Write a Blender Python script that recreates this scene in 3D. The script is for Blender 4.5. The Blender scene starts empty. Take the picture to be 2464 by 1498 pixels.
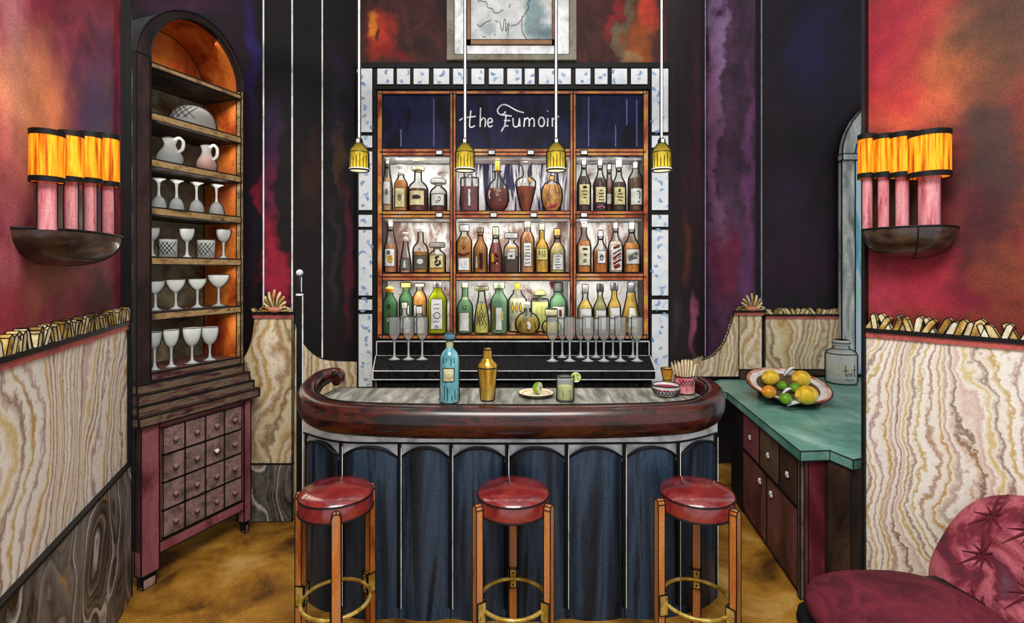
import bpy, math, random
from mathutils import Vector, Matrix
PI = math.pi
R = random.Random(7)
SC = bpy.context.scene
COL = SC.collection
F = 1250.0          # focal length in pixels of the 2464 wide frame
HX, HY, EYE = 1232.0, 650.0, 1.84   # horizon row and eye height

# ------------------------------------------------------------------ view helpers
def at(px, py, Y):
    k = F / Y
    return Vector(((px - HX) / k, Y, EYE - (py - HY) / k))
def xat(px, Y): return (px - HX) * Y / F
def zat(py, Y): return EYE - (py - HY) * Y / F

# ------------------------------------------------------------------ colour + materials
def lin(c):
    return tuple(((v/255.0)/12.92 if v/255.0 <= .04045 else ((v/255.0+.055)/1.055)**2.4) for v in c) + (1.0,)
class NT:
    def __init__(s, name):
        s.m = bpy.data.materials.new(name); s.m.use_nodes = True
        s.n = s.m.node_tree.nodes; s.l = s.m.node_tree.links; s.n.clear()
        s.out = s.n.new('ShaderNodeOutputMaterial')
    def new(s, t, **kw):
        x = s.n.new(t)
        for k, v in kw.items(): setattr(x, k, v)
        return x
    def link(s, a, b): s.l.new(a, b)
    def mixc(s, fac, a, b, blend='MIX'):
        x = s.new('ShaderNodeMix', data_type='RGBA', blend_type=blend)
        for sock, v in ((x.inputs[0], fac), (x.inputs[6], a), (x.inputs[7], b)):
            if isinstance(v, bpy.types.NodeSocket): s.link(v, sock)
            elif isinstance(v, (int, float)): sock.default_value = v
            else: sock.default_value = v
        return x.outputs[2]
    def math(s, op, a, b=None, c=None):
        x = s.new('ShaderNodeMath', operation=op)
        for i, v in enumerate((a, b, c)):
            if v is None: continue
            if isinstance(v, bpy.types.NodeSocket): s.link(v, x.inputs[i])
            else: x.inputs[i].default_value = v
        return x.outputs[0]
    def coords(s, scale=(1, 1, 1), loc=(0, 0, 0), kind='Object'):
        tc = s.new('ShaderNodeTexCoord'); mp = s.new('ShaderNodeMapping')
        s.link(tc.outputs[kind], mp.inputs[0]); mp.inputs['Scale'].default_value = scale; mp.inputs['Location'].default_value = loc
        return mp.outputs[0]
    def noise(s, vec, scale, detail=3, rough=.55, dist=0.0):
        x = s.new('ShaderNodeTexNoise'); s.link(vec, x.inputs['Vector'])
        x.inputs['Scale'].default_value = scale; x.inputs['Detail'].default_value = detail
        x.inputs['Roughness'].default_value = rough; x.inputs['Distortion'].default_value = dist
        return x
    def ramp(s, fac, stops, interp='LINEAR'):
        x = s.new('ShaderNodeValToRGB'); x.color_ramp.interpolation = interp
        e = x.color_ramp.elements
        while len(e) < len(stops): e.new(.5)
        for el, (p, c) in zip(e, stops): el.position = p; el.color = c if len(c) == 4 else lin(c)
        s.link(fac, x.inputs[0]); return x.outputs[0]
    def grain(s, col, amt, scale=160.0):
        v = s.coords()
        n = s.noise(v, scale, 2, .7)
        g = s.ramp(n.outputs['Fac'], [(.32, (1-amt, 1-amt, 1-amt, 1)), (.62, (1, 1, 1, 1))])
        return s.mixc(1.0, col, g, 'MULTIPLY')
    def bsdf(s, col, rough=.6, metal=0, spec=.3, coat=0, bump=None, em=None, es=0):
        b = s.new('ShaderNodeBsdfPrincipled')
        if isinstance(col, bpy.types.NodeSocket): s.link(col, b.inputs['Base Color'])
        else: b.inputs['Base Color'].default_value = col
        b.inputs['Roughness'].default_value = rough; b.inputs['Metallic'].default_value = metal
        b.inputs['Specular IOR Level'].default_value = spec; b.inputs['Coat Weight'].default_value = coat
        b.inputs['Coat Roughness'].default_value = .12
        if em is not None:
            if isinstance(em, bpy.types.NodeSocket): s.link(em, b.inputs['Emission Color'])
            else: b.inputs['Emission Color'].default_value = em
            b.inputs['Emission Strength'].default_value = es
        s.link(b.outputs[0], s.out.inputs[0]); return b

def wash(name, cols, scale=2.0, stretch=(1, 1, 1), grain=.3, rough=.65, metal=0, spec=.25, coat=0, spots=None, soft=.22, lo=.32, hi=.68, gscale=120.0, wob=.18, loc=(0, 0, 0)):
    """watercolour-like surface: noise through a ramp of colours, optional coloured patches, fine paper-like grain"""
    t = NT(name); v = t.coords(stretch, loc)
    n = t.noise(v, scale, 5, .6, .5)
    k = len(cols)
    stops = [(lo + (hi - lo) * i / max(1, k - 1), lin(c)) for i, c in enumerate(cols)]
    c = t.ramp(n.outputs['Fac'], stops)
    if spots:
        o = t.coords()
        wn = t.noise(o, 2.2, 4, .6)
        off = t.new('ShaderNodeVectorMath', operation='SUBTRACT'); t.link(wn.outputs['Color'], off.inputs[0]); off.inputs[1].default_value = (.5, .5, .5)
        sc = t.new('ShaderNodeVectorMath', operation='SCALE'); t.link(off.outputs[0], sc.inputs[0]); sc.inputs['Scale'].default_value = wob * 3.2
        ad = t.new('ShaderNodeVectorMath', operation='ADD'); t.link(o, ad.inputs[0]); t.link(sc.outputs[0], ad.inputs[1])
        for (sx, sz, rx, rz, colr, a) in spots:
            mp = t.new('ShaderNodeMapping'); t.link(ad.outputs[0], mp.inputs[0])
            mp.inputs['Location'].default_value = (-sx / rx, 0, -sz / rz); mp.inputs['Scale'].default_value = (1 / rx, 0, 1 / rz)
            ln = t.new('ShaderNodeVectorMath', operation='LENGTH'); t.link(mp.outputs[0], ln.inputs[0])
            mr = t.new('ShaderNodeMapRange', interpolation_type='SMOOTHSTEP'); t.link(ln.outputs['Value'], mr.inputs[0])
            mr.inputs[1].default_value = 1.25; mr.inputs[2].default_value = .35; mr.inputs[3].default_value = 0; mr.inputs[4].default_value = a
            c = t.mixc(mr.outputs[0], c, lin(colr))
        # pigment granulation on top of the patches
        g = t.noise(o, 7.0, 4, .65)
        gr = t.ramp(g.outputs['Fac'], [(.3, (.62, .62, .62, 1)), (.65, (1.12, 1.12, 1.12, 1))])
        c = t.mixc(1.0, c, gr, 'MULTIPLY')
    if grain: c = t.grain(c, min(.6, grain*1.45), gscale)
    t.bsdf(c, rough, metal, spec, coat)
    return t.m

def marble(name, stops, wscale=1.7, dist=9.0, zs=.38, speck=.5, grain=.15, rough=.45, dscale=1.6):
    t = NT(name); v = t.coords((1, 1, zs))
    big = t.noise(t.coords((1, 1, .55)), dscale, 2, .5); small = t.noise(t.coords((1, 1, .9)), 11.0, 4, .65)
    sp = t.new('ShaderNodeSeparateXYZ'); t.link(t.coords(), sp.inputs[0])
    x = t.math('ADD', sp.outputs[0], t.math('MULTIPLY', t.math('SUBTRACT', big.outputs['Fac'], .5), dist * .11))
    x = t.math('ADD', x, t.math('MULTIPLY', t.math('SUBTRACT', small.outputs['Fac'], .5), .11))
    c = t.ramp(t.math('FRACT', t.math('MULTIPLY', x, wscale * 2.1)), stops)
    n2 = t.noise(t.coords((1, 1, .6)), 3.2, 5, .65, .8)
    pale = t.ramp(n2.outputs['Fac'], [(.42, (0, 0, 0, 1)), (.6, (1, 1, 1, 1))])
    c = t.mixc(t.math('MULTIPLY', pale, .14), c, lin((226, 222, 212)))
    vein = t.ramp(t.math('FRACT', t.math('MULTIPLY', t.math('ADD', x, t.math('MULTIPLY', n2.outputs['Fac'], .10)), wscale * 5.3)), [(.40, (0, 0, 0, 1)), (.47, (1, 1, 1, 1)), (.53, (1, 1, 1, 1)), (.6, (0, 0, 0, 1))])
    n5 = t.noise(t.coords((1, 1, .5)), 2.7, 3, .6)
    vm = t.ramp(n5.outputs['Fac'], [(.46, (0, 0, 0, 1)), (.6, (1, 1, 1, 1))])
    vcol = t.ramp(n5.outputs['Color'], [(.35, (112, 82, 62)), (.5, (176, 130, 44)), (.62, (150, 112, 104))])
    c = t.mixc(t.math('MULTIPLY', t.math('MULTIPLY', vein, vm), .75), c, vcol)
    n3 = t.noise(t.coords((1.6, 1, .9)), 16.0, 3, .6, .9)
    dk = t.ramp(n3.outputs['Fac'], [(.63, (0, 0, 0, 1)), (.68, (1, 1, 1, 1))])
    n4 = t.noise(t.coords(), 2.0, 2)
    dk2 = t.math('MULTIPLY', dk, t.ramp(n4.outputs['Fac'], [(.5, (0, 0, 0, 1)), (.62, (1, 1, 1, 1))]))
    c = t.mixc(t.math('MULTIPLY', dk2, speck), c, lin((78, 55, 40)))
    c = t.grain(c, grain)
    t.bsdf(c, rough, 0, .35)
    return t.m

def glass(name, tint=(235, 240, 240), body=.18, bodycol=(225, 230, 230), edge=(30, 30, 32), ior=1.5):
    """thin clear glass: see-through tint, a little milky body, dark reflecting rims"""
    t = NT(name)
    tr = t.new('ShaderNodeBsdfTransparent'); tr.inputs[0].default_value = lin(tint)
    df = t.new('ShaderNodeBsdfDiffuse'); df.inputs[0].default_value = lin(bodycol)
    tl_ = t.new('ShaderNodeBsdfTranslucent'); tl_.inputs[0].default_value = lin(bodycol)
    m0 = t.new('ShaderNodeMixShader'); m0.inputs[0].default_value = .45; t.link(df.outputs[0], m0.inputs[1]); t.link(tl_.outputs[0], m0.inputs[2])
    m1 = t.new('ShaderNodeMixShader'); m1.inputs[0].default_value = body; t.link(tr.outputs[0], m1.inputs[1]); t.link(m0.outputs[0], m1.inputs[2])
    gl = t.new('ShaderNodeBsdfGlossy'); gl.inputs[0].default_value = lin(edge); gl.inputs['Roughness'].default_value = .08
    fr = t.new('ShaderNodeFresnel'); ge = t.new('ShaderNodeNewGeometry')
    t.link(t.math('ADD', t.math('MULTIPLY', ge.outputs['Backfacing'], 1/ior - ior), ior), fr.inputs[0])
    f2 = t.math('MULTIPLY', t.math('MAXIMUM', t.math('SUBTRACT', fr.outputs[0], .035), 0.0), 2.2)
    m2 = t.new('ShaderNodeMixShader'); t.link(f2, m2.inputs[0]); t.link(m1.outputs[0], m2.inputs[1]); t.link(gl.outputs[0], m2.inputs[2])
    t.link(m2.outputs[0], t.out.inputs[0]); return t.m

_flat = {}
def flat(col, rough=.6, spec=.3, metal=0, grain=.18, coat=0):
    key = (col, rough, spec, metal, grain, coat)
    if key not in _flat:
        d = tuple(max(0, int(v * .78)) for v in col); b = tuple(min(255, int(v * 1.1)) for v in col)
        _flat[key] = wash('paint_%d_%d_%d' % col, [d, col, b], 9.0, grain=grain, rough=rough, spec=spec, metal=metal, coat=coat)
    return _flat[key]
def emit(name, col, strength):
    t = NT(name); e = t.new('ShaderNodeEmission'); e.inputs[0].default_value = lin(col); e.inputs[1].default_value = strength
    t.link(e.outputs[0], t.out.inputs[0]); return t.m

INK = flat((14, 13, 14), .55, .2, 0, 0)
WHITE = flat((222, 226, 226), .6, .3, 0, .1)

# ------------------------------------------------------------------ mesh builder
class MB:
    def __init__(s): s.v = []; s.f = []; s.m = []; s.s = []
    def add(s, verts, faces, mi=0, smooth=False):
        o = len(s.v); s.v += [tuple(x) for x in verts]
        for f in faces: s.f.append(tuple(i + o for i in f)); s.m.append(mi); s.s.append(smooth)
        return s
    def box(s, x0, x1, y0, y1, z0, z1, mi=0, ink=0, im=1):
        x0, x1 = min(x0, x1), max(x0, x1); y0, y1 = min(y0, y1), max(y0, y1); z0, z1 = min(z0, z1), max(z0, z1)
        v = [(x, y, z) for z in (z0, z1) for y in (y0, y1) for x in (x0, x1)]
        s.add(v, [(0, 2, 3, 1), (4, 5, 7, 6), (0, 1, 5, 4), (2, 6, 7, 3), (0, 4, 6, 2), (1, 3, 7, 5)], mi)
        if ink:
            t = ink
            for y in (y0, y1):
                for z in (z0, z1): s.box(x0 - t, x1 + t, y - t, y + t, z - t, z + t, im)
                for x in (x0, x1): s.box(x - t, x + t, y - t, y + t, z0, z1, im)
            for x in (x0, x1):
                for z in (z0, z1): s.box(x - t, x + t, y0, y1, z - t, z + t, im)
        return s
    def prism(s, poly, a0, a1, axis='z', mi=0, ink=0, im=1):
        """poly in 2-D, extruded along axis"""
        def mk(p, a):
            return (p[0], p[1], a) if axis == 'z' else ((p[0], a, p[1]) if axis == 'y' else (a, p[0], p[1]))
        n = len(poly)
        v = [mk(p, a0) for p in poly] + [mk(p, a1) for p in poly]
        area = sum(poly[i][0] * poly[(i+1) % n][1] - poly[(i+1) % n][0] * poly[i][1] for i in range(n))
        fl = (area > 0) == (a1 > a0)
        if axis == 'y': fl = not fl
        f = [tuple(range(n)), tuple(range(2*n-1, n-1, -1))] + [(i, i+n, (i+1) % n + n, (i+1) % n) for i in range(n)]
        if fl: f = [tuple(reversed(q)) for q in f]
        s.add(v, f, mi)
        if ink:
            for a in (a0, a1):
                for i in range(n): s.tube([mk(poly[i], a), mk(poly[(i+1) % n], a)], ink, 4, mi=im)
            for p in poly: s.tube([mk(p, a0), mk(p, a1)], ink, 4, mi=im)
        return s
    def lathe(s, prof, c=(0, 0, 0), seg=28, mi=0, sq=2.0, depth=1.0, ribs=0, rib=0.0):
        n = len(prof); v = []; f = []
        for (r, z) in prof:
            for j in range(seg):
                a = 2 * PI * j / seg
                cx, cy = math.cos(a), math.sin(a)
                q = (abs(cx)**sq + abs(cy)**sq)**(-1.0/sq) if sq != 2.0 else 1.0
                rr = r * q * (1 + rib * math.cos(ribs * a) if ribs else 1)
                v.append((c[0] + rr*cx, c[1] + rr*cy*depth, c[2] + z))
        for i in range(n-1):
            for j in range(seg):
                f.append((i*seg+j, i*seg+(j+1) % seg, (i+1)*seg+(j+1) % seg, (i+1)*seg+j))
        s.add(v, f, mi, True); return s
    def seams(s, prof, r, mi=1, c=(0, 0, 0), ang=0.0, sq=2.0, depth=1.0):
        """drawn ink outlines, as dark tubes up both sides of a turned body"""
        for a in (ang, ang + PI):
            cx, cy = math.cos(a), math.sin(a); q = (abs(cx)**sq + abs(cy)**sq)**(-1.0/sq) if sq != 2.0 else 1.0
            s.tube([(c[0] + p*q*cx, c[1] + p*q*cy*depth, c[2] + max(z, r*1.3 if c[2] == 0 else z)) for p, z in prof], r, 6, mi)
        return s
    def tube(s, pts, r, seg=8, mi=0, closed=False, caps=True):
        P = [Vector(p) for p in pts]; n = len(P); v = []; f = []
        rs = r if isinstance(r, (list, tuple)) else [r] * n
        up = Vector((0, 0, 1)); prev = None
        for i in range(n):
            a = P[(i-1) % n] if (closed or i > 0) else P[i]; b = P[(i+1) % n] if (closed or i < n-1) else P[i]
            t = (b - a)
            if t.length < 1e-9: t = Vector((0, 0, 1))
            t.normalize()
            if prev is None:
                h = up if abs(t.dot(up)) < .92 else Vector((1, 0, 0))
                nx = t.cross(h).normalized()
            else:
                nx = (prev - t * prev.dot(t))
                nx = nx.normalized() if nx.length > 1e-6 else t.orthogonal().normalized()
            prev = nx; ny = t.cross(nx)
            for j in range(seg):
                q = 2 * PI * j / seg
                v.append(P[i] + (nx * math.cos(q) + ny * math.sin(q)) * rs[i])
        m = n if closed else n - 1
        for i in range(m):
            for j in range(seg):
                f.append((i*seg+j, i*seg+(j+1) % seg, ((i+1) % n)*seg+(j+1) % seg, ((i+1) % n)*seg+j))
        if caps and not closed:
            f.append(tuple(reversed(range(seg)))); f.append(tuple(range((n-1)*seg, n*seg)))
        s.add(v, f, mi, seg > 4); return s
    def ball(s, c, rx, ry=None, rz=None, mi=0, seg=18, rings=10, fn=None):
        ry = rx if ry is None else ry; rz = rx if rz is None else rz
        v = []; f = []
        for i in range(rings+1):
            ph = PI * i / rings
            for j in range(seg):
                a = 2*PI*j/seg
                p = Vector((rx*math.sin(ph)*math.cos(a), ry*math.sin(ph)*math.sin(a), rz*math.cos(ph)))
                if fn: p = fn(p, ph, a)
                v.append(p + Vector(c))
        for i in range(rings):
            for j in range(seg):
                f.append((i*seg+j, (i+1)*seg+j, (i+1)*seg+(j+1) % seg, i*seg+(j+1) % seg))
        s.add(v, f, mi, True); return s
    def strip(s, rows, mi=0, smooth=True, flip=False):
        """grid of rows of points"""
        n = len(rows[0]); v = [p for r in rows for p in r]; f = []
        for i in range(len(rows)-1):
            for j in range(n-1):
                q = (i*n+j, i*n+j+1, (i+1)*n+j+1, (i+1)*n+j)
                f.append(tuple(reversed(q)) if flip else q)
        s.add(v, f, mi, smooth); return s
    def build(s, name, mats, parent=None, loc=None, rotz=0, sharp=38, bevel=0, solid=0):
        me = bpy.data.meshes.new(name); me.from_pydata(s.v, [], s.f); me.validate()
        mats = mats if isinstance(mats, (list, tuple)) else [mats]
        for m in mats: me.materials.append(m)
        if len(me.polygons) == len(s.f):
            me.polygons.foreach_set('material_index', [min(i, len(mats)-1) for i in s.m])
            me.polygons.foreach_set('use_smooth', s.s)
        me.update()
        try: me.set_sharp_from_angle(angle=math.radians(sharp))
        except Exception: pass
        o = bpy.data.objects.new(name, me); COL.objects.link(o)
        if parent: o.parent = parent
        if loc is not None: o.location = loc
        o.rotation_euler.z = rotz
        if bevel:
            b = o.modifiers.new('edge', 'BEVEL'); b.width = bevel; b.segments = 2; b.limit_method = 'ANGLE'
        if solid:
            b = o.modifiers.new('thick', 'SOLIDIFY'); b.thickness = solid
        return o
def part(name, mb, mats, parent, **kw): return mb.build(name, mats, parent, **kw)
def thing(name, label, cat, loc=(0, 0, 0), rotz=0, group=None, kind=None):
    o = bpy.data.objects.new(name, None); COL.objects.link(o); o.location = loc; o.rotation_euler.z = rotz
    o.empty_display_size = .05
    return tag(o, label, cat, group, kind)
def tag(o, label=None, cat=None, group=None, kind=None):
    if label: o['label'] = label
    if cat: o['category'] = cat
    if group: o['group'] = group
    if kind: o['kind'] = kind
    return o
def struct(name, mb, mats, label=None, cat=None, **kw):
    return tag(mb.build(name, mats, **kw), label, cat, kind='structure')
def lamp(name, kind, loc, power, col=(1, .85, .65), size=.1, rot=(0, 0, 0), sy=None):
    l = bpy.data.lights.new(name, kind); l.energy = power; l.color = col
    if kind == 'AREA':
        l.size = size
        if sy: l.shape = 'RECTANGLE'; l.size_y = sy
    elif kind == 'POINT': l.shadow_soft_size = size
    o = bpy.data.objects.new(name, l); COL.objects.link(o); o.location = loc; o.rotation_euler = rot; return o

def catmull(pts, n=6, closed=False):
    P = [Vector(p) for p in pts]; out = []; m = len(P)
    rng = m if closed else m - 1
    for i in range(rng):
        if closed: p0, p1, p2, p3 = P[i-1], P[i], P[(i+1) % m], P[(i+2) % m]
        else: p0, p1, p2, p3 = P[max(i-1, 0)], P[i], P[i+1], P[min(i+2, m-1)]
        for k in range(n):
            t = k / n
            out.append(.5*((2*p1) + (p2-p0)*t + (2*p0-5*p1+4*p2-p3)*t*t + (3*p1-p0-3*p2+p3)*t**3))
    if not closed: out.append(P[-1])
    return out

# ------------------------------------------------------------------ palette
MAR = [(0, (226, 220, 208)), (.05, (184, 150, 70)), (.085, (228, 224, 214)), (.15, (224, 216, 204)), (.19, (160, 126, 116)), (.23, (226, 220, 210)), (.31, (218, 206, 190)), (.35, (176, 128, 36)), (.39, (226, 218, 196)),
       (.47, (172, 144, 132)), (.51, (228, 224, 214)), (.58, (206, 186, 168)), (.62, (104, 74, 54)), (.645, (222, 212, 196)), (.72, (196, 164, 152)), (.76, (228, 224, 214)), (.83, (200, 174, 104)), (.87, (226, 220, 206)), (.93, (140, 108, 92)), (.96, (222, 214, 200)), (1, (226, 220, 208))]
M_MARBLE = marble('onyx_marble', MAR)
MARB = [(0, (196, 176, 130)), (.1, (164, 126, 62)), (.2, (216, 206, 184)), (.32, (178, 140, 70)), (.42, (222, 212, 190)), (.55, (150, 118, 80)), (.68, (206, 190, 150)), (.8, (120, 92, 56)), (.88, (214, 200, 166)), (1, (196, 176, 130))]
M_MARBLEL = marble('onyx_marble_wide', MAR, 1.05, 13.0, dscale=1.1)
M_MARBLE2 = marble('onyx_marble_tan', MARB, 2.0, 7.5, .4)
GRY = [(0, (74, 70, 66)), (.15, (30, 28, 27)), (.25, (104, 100, 94)), (.4, (62, 58, 54)), (.5, (22, 21, 20)), (.56, (120, 116, 110)), (.62, (190, 186, 180)), (.68, (46, 43, 40)), (.82, (96, 90, 84)), (.9, (28, 26, 25)), (1, (74, 70, 66))]
M_SKIRT = marble('grey_marble', GRY, 1.2, 22.0, 1.0, .2, dscale=2.0)
M_GOLD = wash('gilt_plaster', [(96, 70, 30), (170, 128, 50), (206, 178, 110), (222, 208, 168)], 14, grain=.25)
M_FLOOR = wash('ochre_floor', [(74, 46, 14), (140, 94, 28), (176, 126, 44), (200, 160, 90)], 2.6, grain=.3, rough=.5, spec=.3)
M_MAHOG = wash('mahogany', [(10, 3, 3), (32, 9, 6), (74, 24, 11), (18, 6, 6), (44, 12, 10)], 3.4, (1, 2.5, 4), .2, .28, 0, .45, .25)
M_OAK = wash('orange_oak', [(104, 38, 16), (170, 78, 38), (196, 112, 70), (206, 146, 44), (214, 160, 130)], 5, (1, 1, 1), .2, .5)
M_CABD = wash('dark_umber_wood', [(14, 9, 8), (38, 24, 20), (58, 36, 32), (28, 10, 12)], 3, (1, 1, .5), .3)
M_CABM = wash('rosewood', [(72, 28, 36), (126, 64, 70), (148, 88, 90), (100, 42, 50)], 4, (1, 1, .6), .3)
M_CABS = wash('shelf_wood', [(70, 48, 30), (134, 104, 64), (166, 138, 92), (104, 74, 46)], 8, (1, 1, 2), .25)
M_STEP = wash('step_wood', [(44, 20, 24), (92, 58, 54), (112, 96, 74), (70, 40, 42)], 6, (1, 1, 5), .25)
M_DRAW = wash('drawer_wood', [(66, 52, 46), (116, 94, 84), (148, 118, 112), (96, 70, 64)], 7, grain=.35)
M_ORANGE = wash('orange_lacquer', [(110, 36, 12), (180, 76, 24), (212, 120, 40), (196, 96, 52)], 3.5, grain=.22)
M_OLIVE = wash('olive_lining', [(52, 42, 30), (104, 92, 68), (136, 126, 102), (88, 62, 34)], 3.5, grain=.25)
M_NAVY = wash('navy_panel', [(6, 7, 14), (12, 13, 34), (26, 28, 66), (8, 9, 20)], 3.5, (1.4, 1, .5), .2, .5, 0, .12)
M_FLUTE = wash('blue_black_lacquer', [(9, 11, 15), (14, 18, 24), (30, 44, 60), (52, 70, 90), (18, 26, 36), (9, 11, 14)], 5.0, (1.7, 1, .13), .3, .34, 0, .3, lo=.28, hi=.74)  # paler vertical streaks in the colour stand in for highlights
M_ZINC = wash('zinc_top', [(74, 74, 66), (112, 112, 102), (148, 148, 138), (186, 184, 174)], 9, (2.2, .35, 1), .25, .4, 0, .4)
M_TILE = wash('glazed_tile', [(196, 206, 214), (216, 221, 224), (224, 226, 226)], 12, grain=.12, rough=.4)
M_TBLUE = wash('tile_blue', [(96, 128, 176), (140, 164, 198), (176, 192, 212)], 14, grain=.1)
M_STONE = wash('black_stone', [(8, 8, 8), (17, 17, 17), (30, 30, 30), (12, 12, 12)], 14, (3, 1, .5), .1, .85, 0, .04)
M_COMPW = wash('compartment_white', [(120, 96, 90), (206, 208, 208), (226, 228, 228), (214, 216, 216)], 5, (1.2, 1, 1), .15)
M_COMPN = wash('compartment_navy', [(18, 20, 50), (32, 32, 70), (214, 216, 220), (36, 36, 72), (20, 20, 44)], 6, (2.6, 1, .25), .15, lo=.3, hi=.7)
M_COMPR = wash('compartment_rose', [(110, 36, 52), (224, 224, 222), (226, 228, 228), (150, 110, 96)], 4.6, (1.4, 1, 1), .15)  # rose tones are shadow put into the white
M_SOFW = wash('soffit_olive', [(86, 80, 40), (210, 212, 210), (224, 226, 226), (120, 112, 66)], 7, (1, 1.5, 1), .12)
M_SOFN = wash('soffit_navy', [(30, 28, 76), (214, 216, 220), (224, 226, 226), (44, 40, 92)], 6, (1, 1.5, 1), .12)
M_TEAL = wash('green_marble_top', [(50, 98, 88), (86, 138, 124), (110, 158, 144), (150, 186, 174)], 3.2, (1, .7, 1), .22, .32, 0, .4)
M_BURG = wash('burgundy_wood', [(58, 16, 22), (96, 34, 42), (126, 62, 66), (82, 24, 32)], 3, (2, 1, .4), .25, .4)
M_DOORP = wash('rose_brown_wood', [(54, 34, 24), (92, 56, 34), (128, 74, 74), (84, 46, 26)], 2.4, (1, 1, .8), .3)
M_BROWN = wash('dark_brown_wood', [(30, 20, 14), (58, 42, 30), (78, 56, 38), (44, 32, 24)], 4, (1, 1, .5), .3)
M_BLACKW = wash('black_wood', [(8, 7, 7), (18, 15, 14), (30, 24, 22), (12, 10, 10)], 3, grain=.2)
M_LEATH = wash('oxblood_leather', [(60, 10, 16), (110, 24, 28), (134, 44, 38), (96, 32, 20)], 5, grain=.15, rough=.22, spec=.6, coat=.6)
M_LEGW = wash('orange_beech', [(110, 54, 20), (168, 94, 38), (190, 124, 64), (166, 116, 90)], 5, (2, 2, .4), .2, .4)
M_BRASS = wash('brass', [(110, 84, 24), (176, 142, 52), (214, 190, 110), (136, 104, 32)], 9, grain=.1, rough=.3, metal=.45, spec=.5)
M_VELV = wash('burgundy_velvet', [(36, 8, 16), (74, 14, 28), (106, 30, 46), (60, 10, 24)], 4, grain=.25, rough=.8)
M_VELB = wash('pink_burgundy_velvet', [(66, 34, 46), (116, 34, 50), (178, 92, 104), (96, 24, 42), (92, 56, 68)], 4.0, grain=.2, rough=.8)
M_DKRED = flat((84, 12, 26), .85)
M_PINK = wash('pink_tube', [(140, 50, 64), (196, 110, 120), (214, 150, 154), (160, 40, 60)], 6, (4, 4, .5), .15, .4)
M_TUBE = wash('umber_tube', [(56, 34, 20), (84, 52, 28), (60, 34, 30)], 5, (3, 3, .5), .15, .4)
M_BOWL = wash('dark_walnut', [(18, 11, 8), (48, 32, 24), (76, 58, 44), (34, 22, 18)], 4, (1, 1, 3), .25, .3, 0, .5, .4)
M_GREYP = wash('grey_frame', [(84, 90, 90), (140, 150, 146), (196, 202, 196), (120, 126, 132)], 4, (2, 1, .5), .25, .4)
M_MIRR = wash('teal_mirror', [(50, 150, 140), (96, 170, 186), (186, 206, 222), (150, 206, 196)], 3, (2, 1, .45), .2, .25)
G_CLEAR = glass('clear_glass', (236, 240, 240), .3)
G_CAB = glass('cabinet_glass', (232, 236, 236), .3, (232, 236, 236))
G_BOT = glass('bottle_glass', (244, 246, 242), .06, (230, 230, 220))
G_OLIVE = glass('olive_lamp_glass', (214, 204, 130), .36, (176, 162, 74), (20, 20, 16))

# ------------------------------------------------------------------ the room
class Wall:
    """A to B runs left to right seen from the room; local x along it, y into the wall, z up"""
    def __init__(s, A, B):
        s.A = Vector((A[0], A[1], 0)); d = Vector((B[0]-A[0], B[1]-A[1], 0)); s.L = d.length; s.u = d.normalized()
        s.n = Vector((-s.u.y, s.u.x, 0)); s.rot = math.atan2(s.u.y, s.u.x)
    def hit(s, px, py, off=0.0):
        """local x and z where the view ray through a pixel meets the wall plane moved off into the wall"""
        q = (px - HX) / F; o = s.A + s.n * off
        t = (q * o.y - o.x) / (s.u.x - q * s.u.y); Y = o.y + t * s.u.y
        return t, EYE - (py - HY) * Y / F
    def world(s, x, y, z): return s.A + s.u * x + s.n * y + Vector((0, 0, z))
    def build(s, mb, name, mats, label=None, cat=None, **kw): return struct(name, mb, mats, label, cat, loc=s.A, rotz=s.rot, **kw)
    def spots(s, lst):
        out = []
        for (px, py, rx, rz, c, a) in lst:
            x, z = s.hit(px, py); out.append((x, z, rx, rz, c, a))
        return out
ZT = 4.6
LW = Wall((-1.40, .905), (-2.19, 2.91))
RW = Wall((1.83, 2.68), (2.75, 1.487))
W1 = Wall((-3.5, 3.98), (-1.86, 3.98))
W2 = Wall((-1.632, 3.85), (-1.286, 4.3))
W4 = Wall((1.286, 4.3), (1.823, 4.9))
W5 = Wall((1.823, 4.96), (4.7, 4.96))

fl = MB(); fl.box(-5, 5.2, .2, 5.6, -.12, 0)
struct('floor', fl, M_FLOOR)

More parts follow.
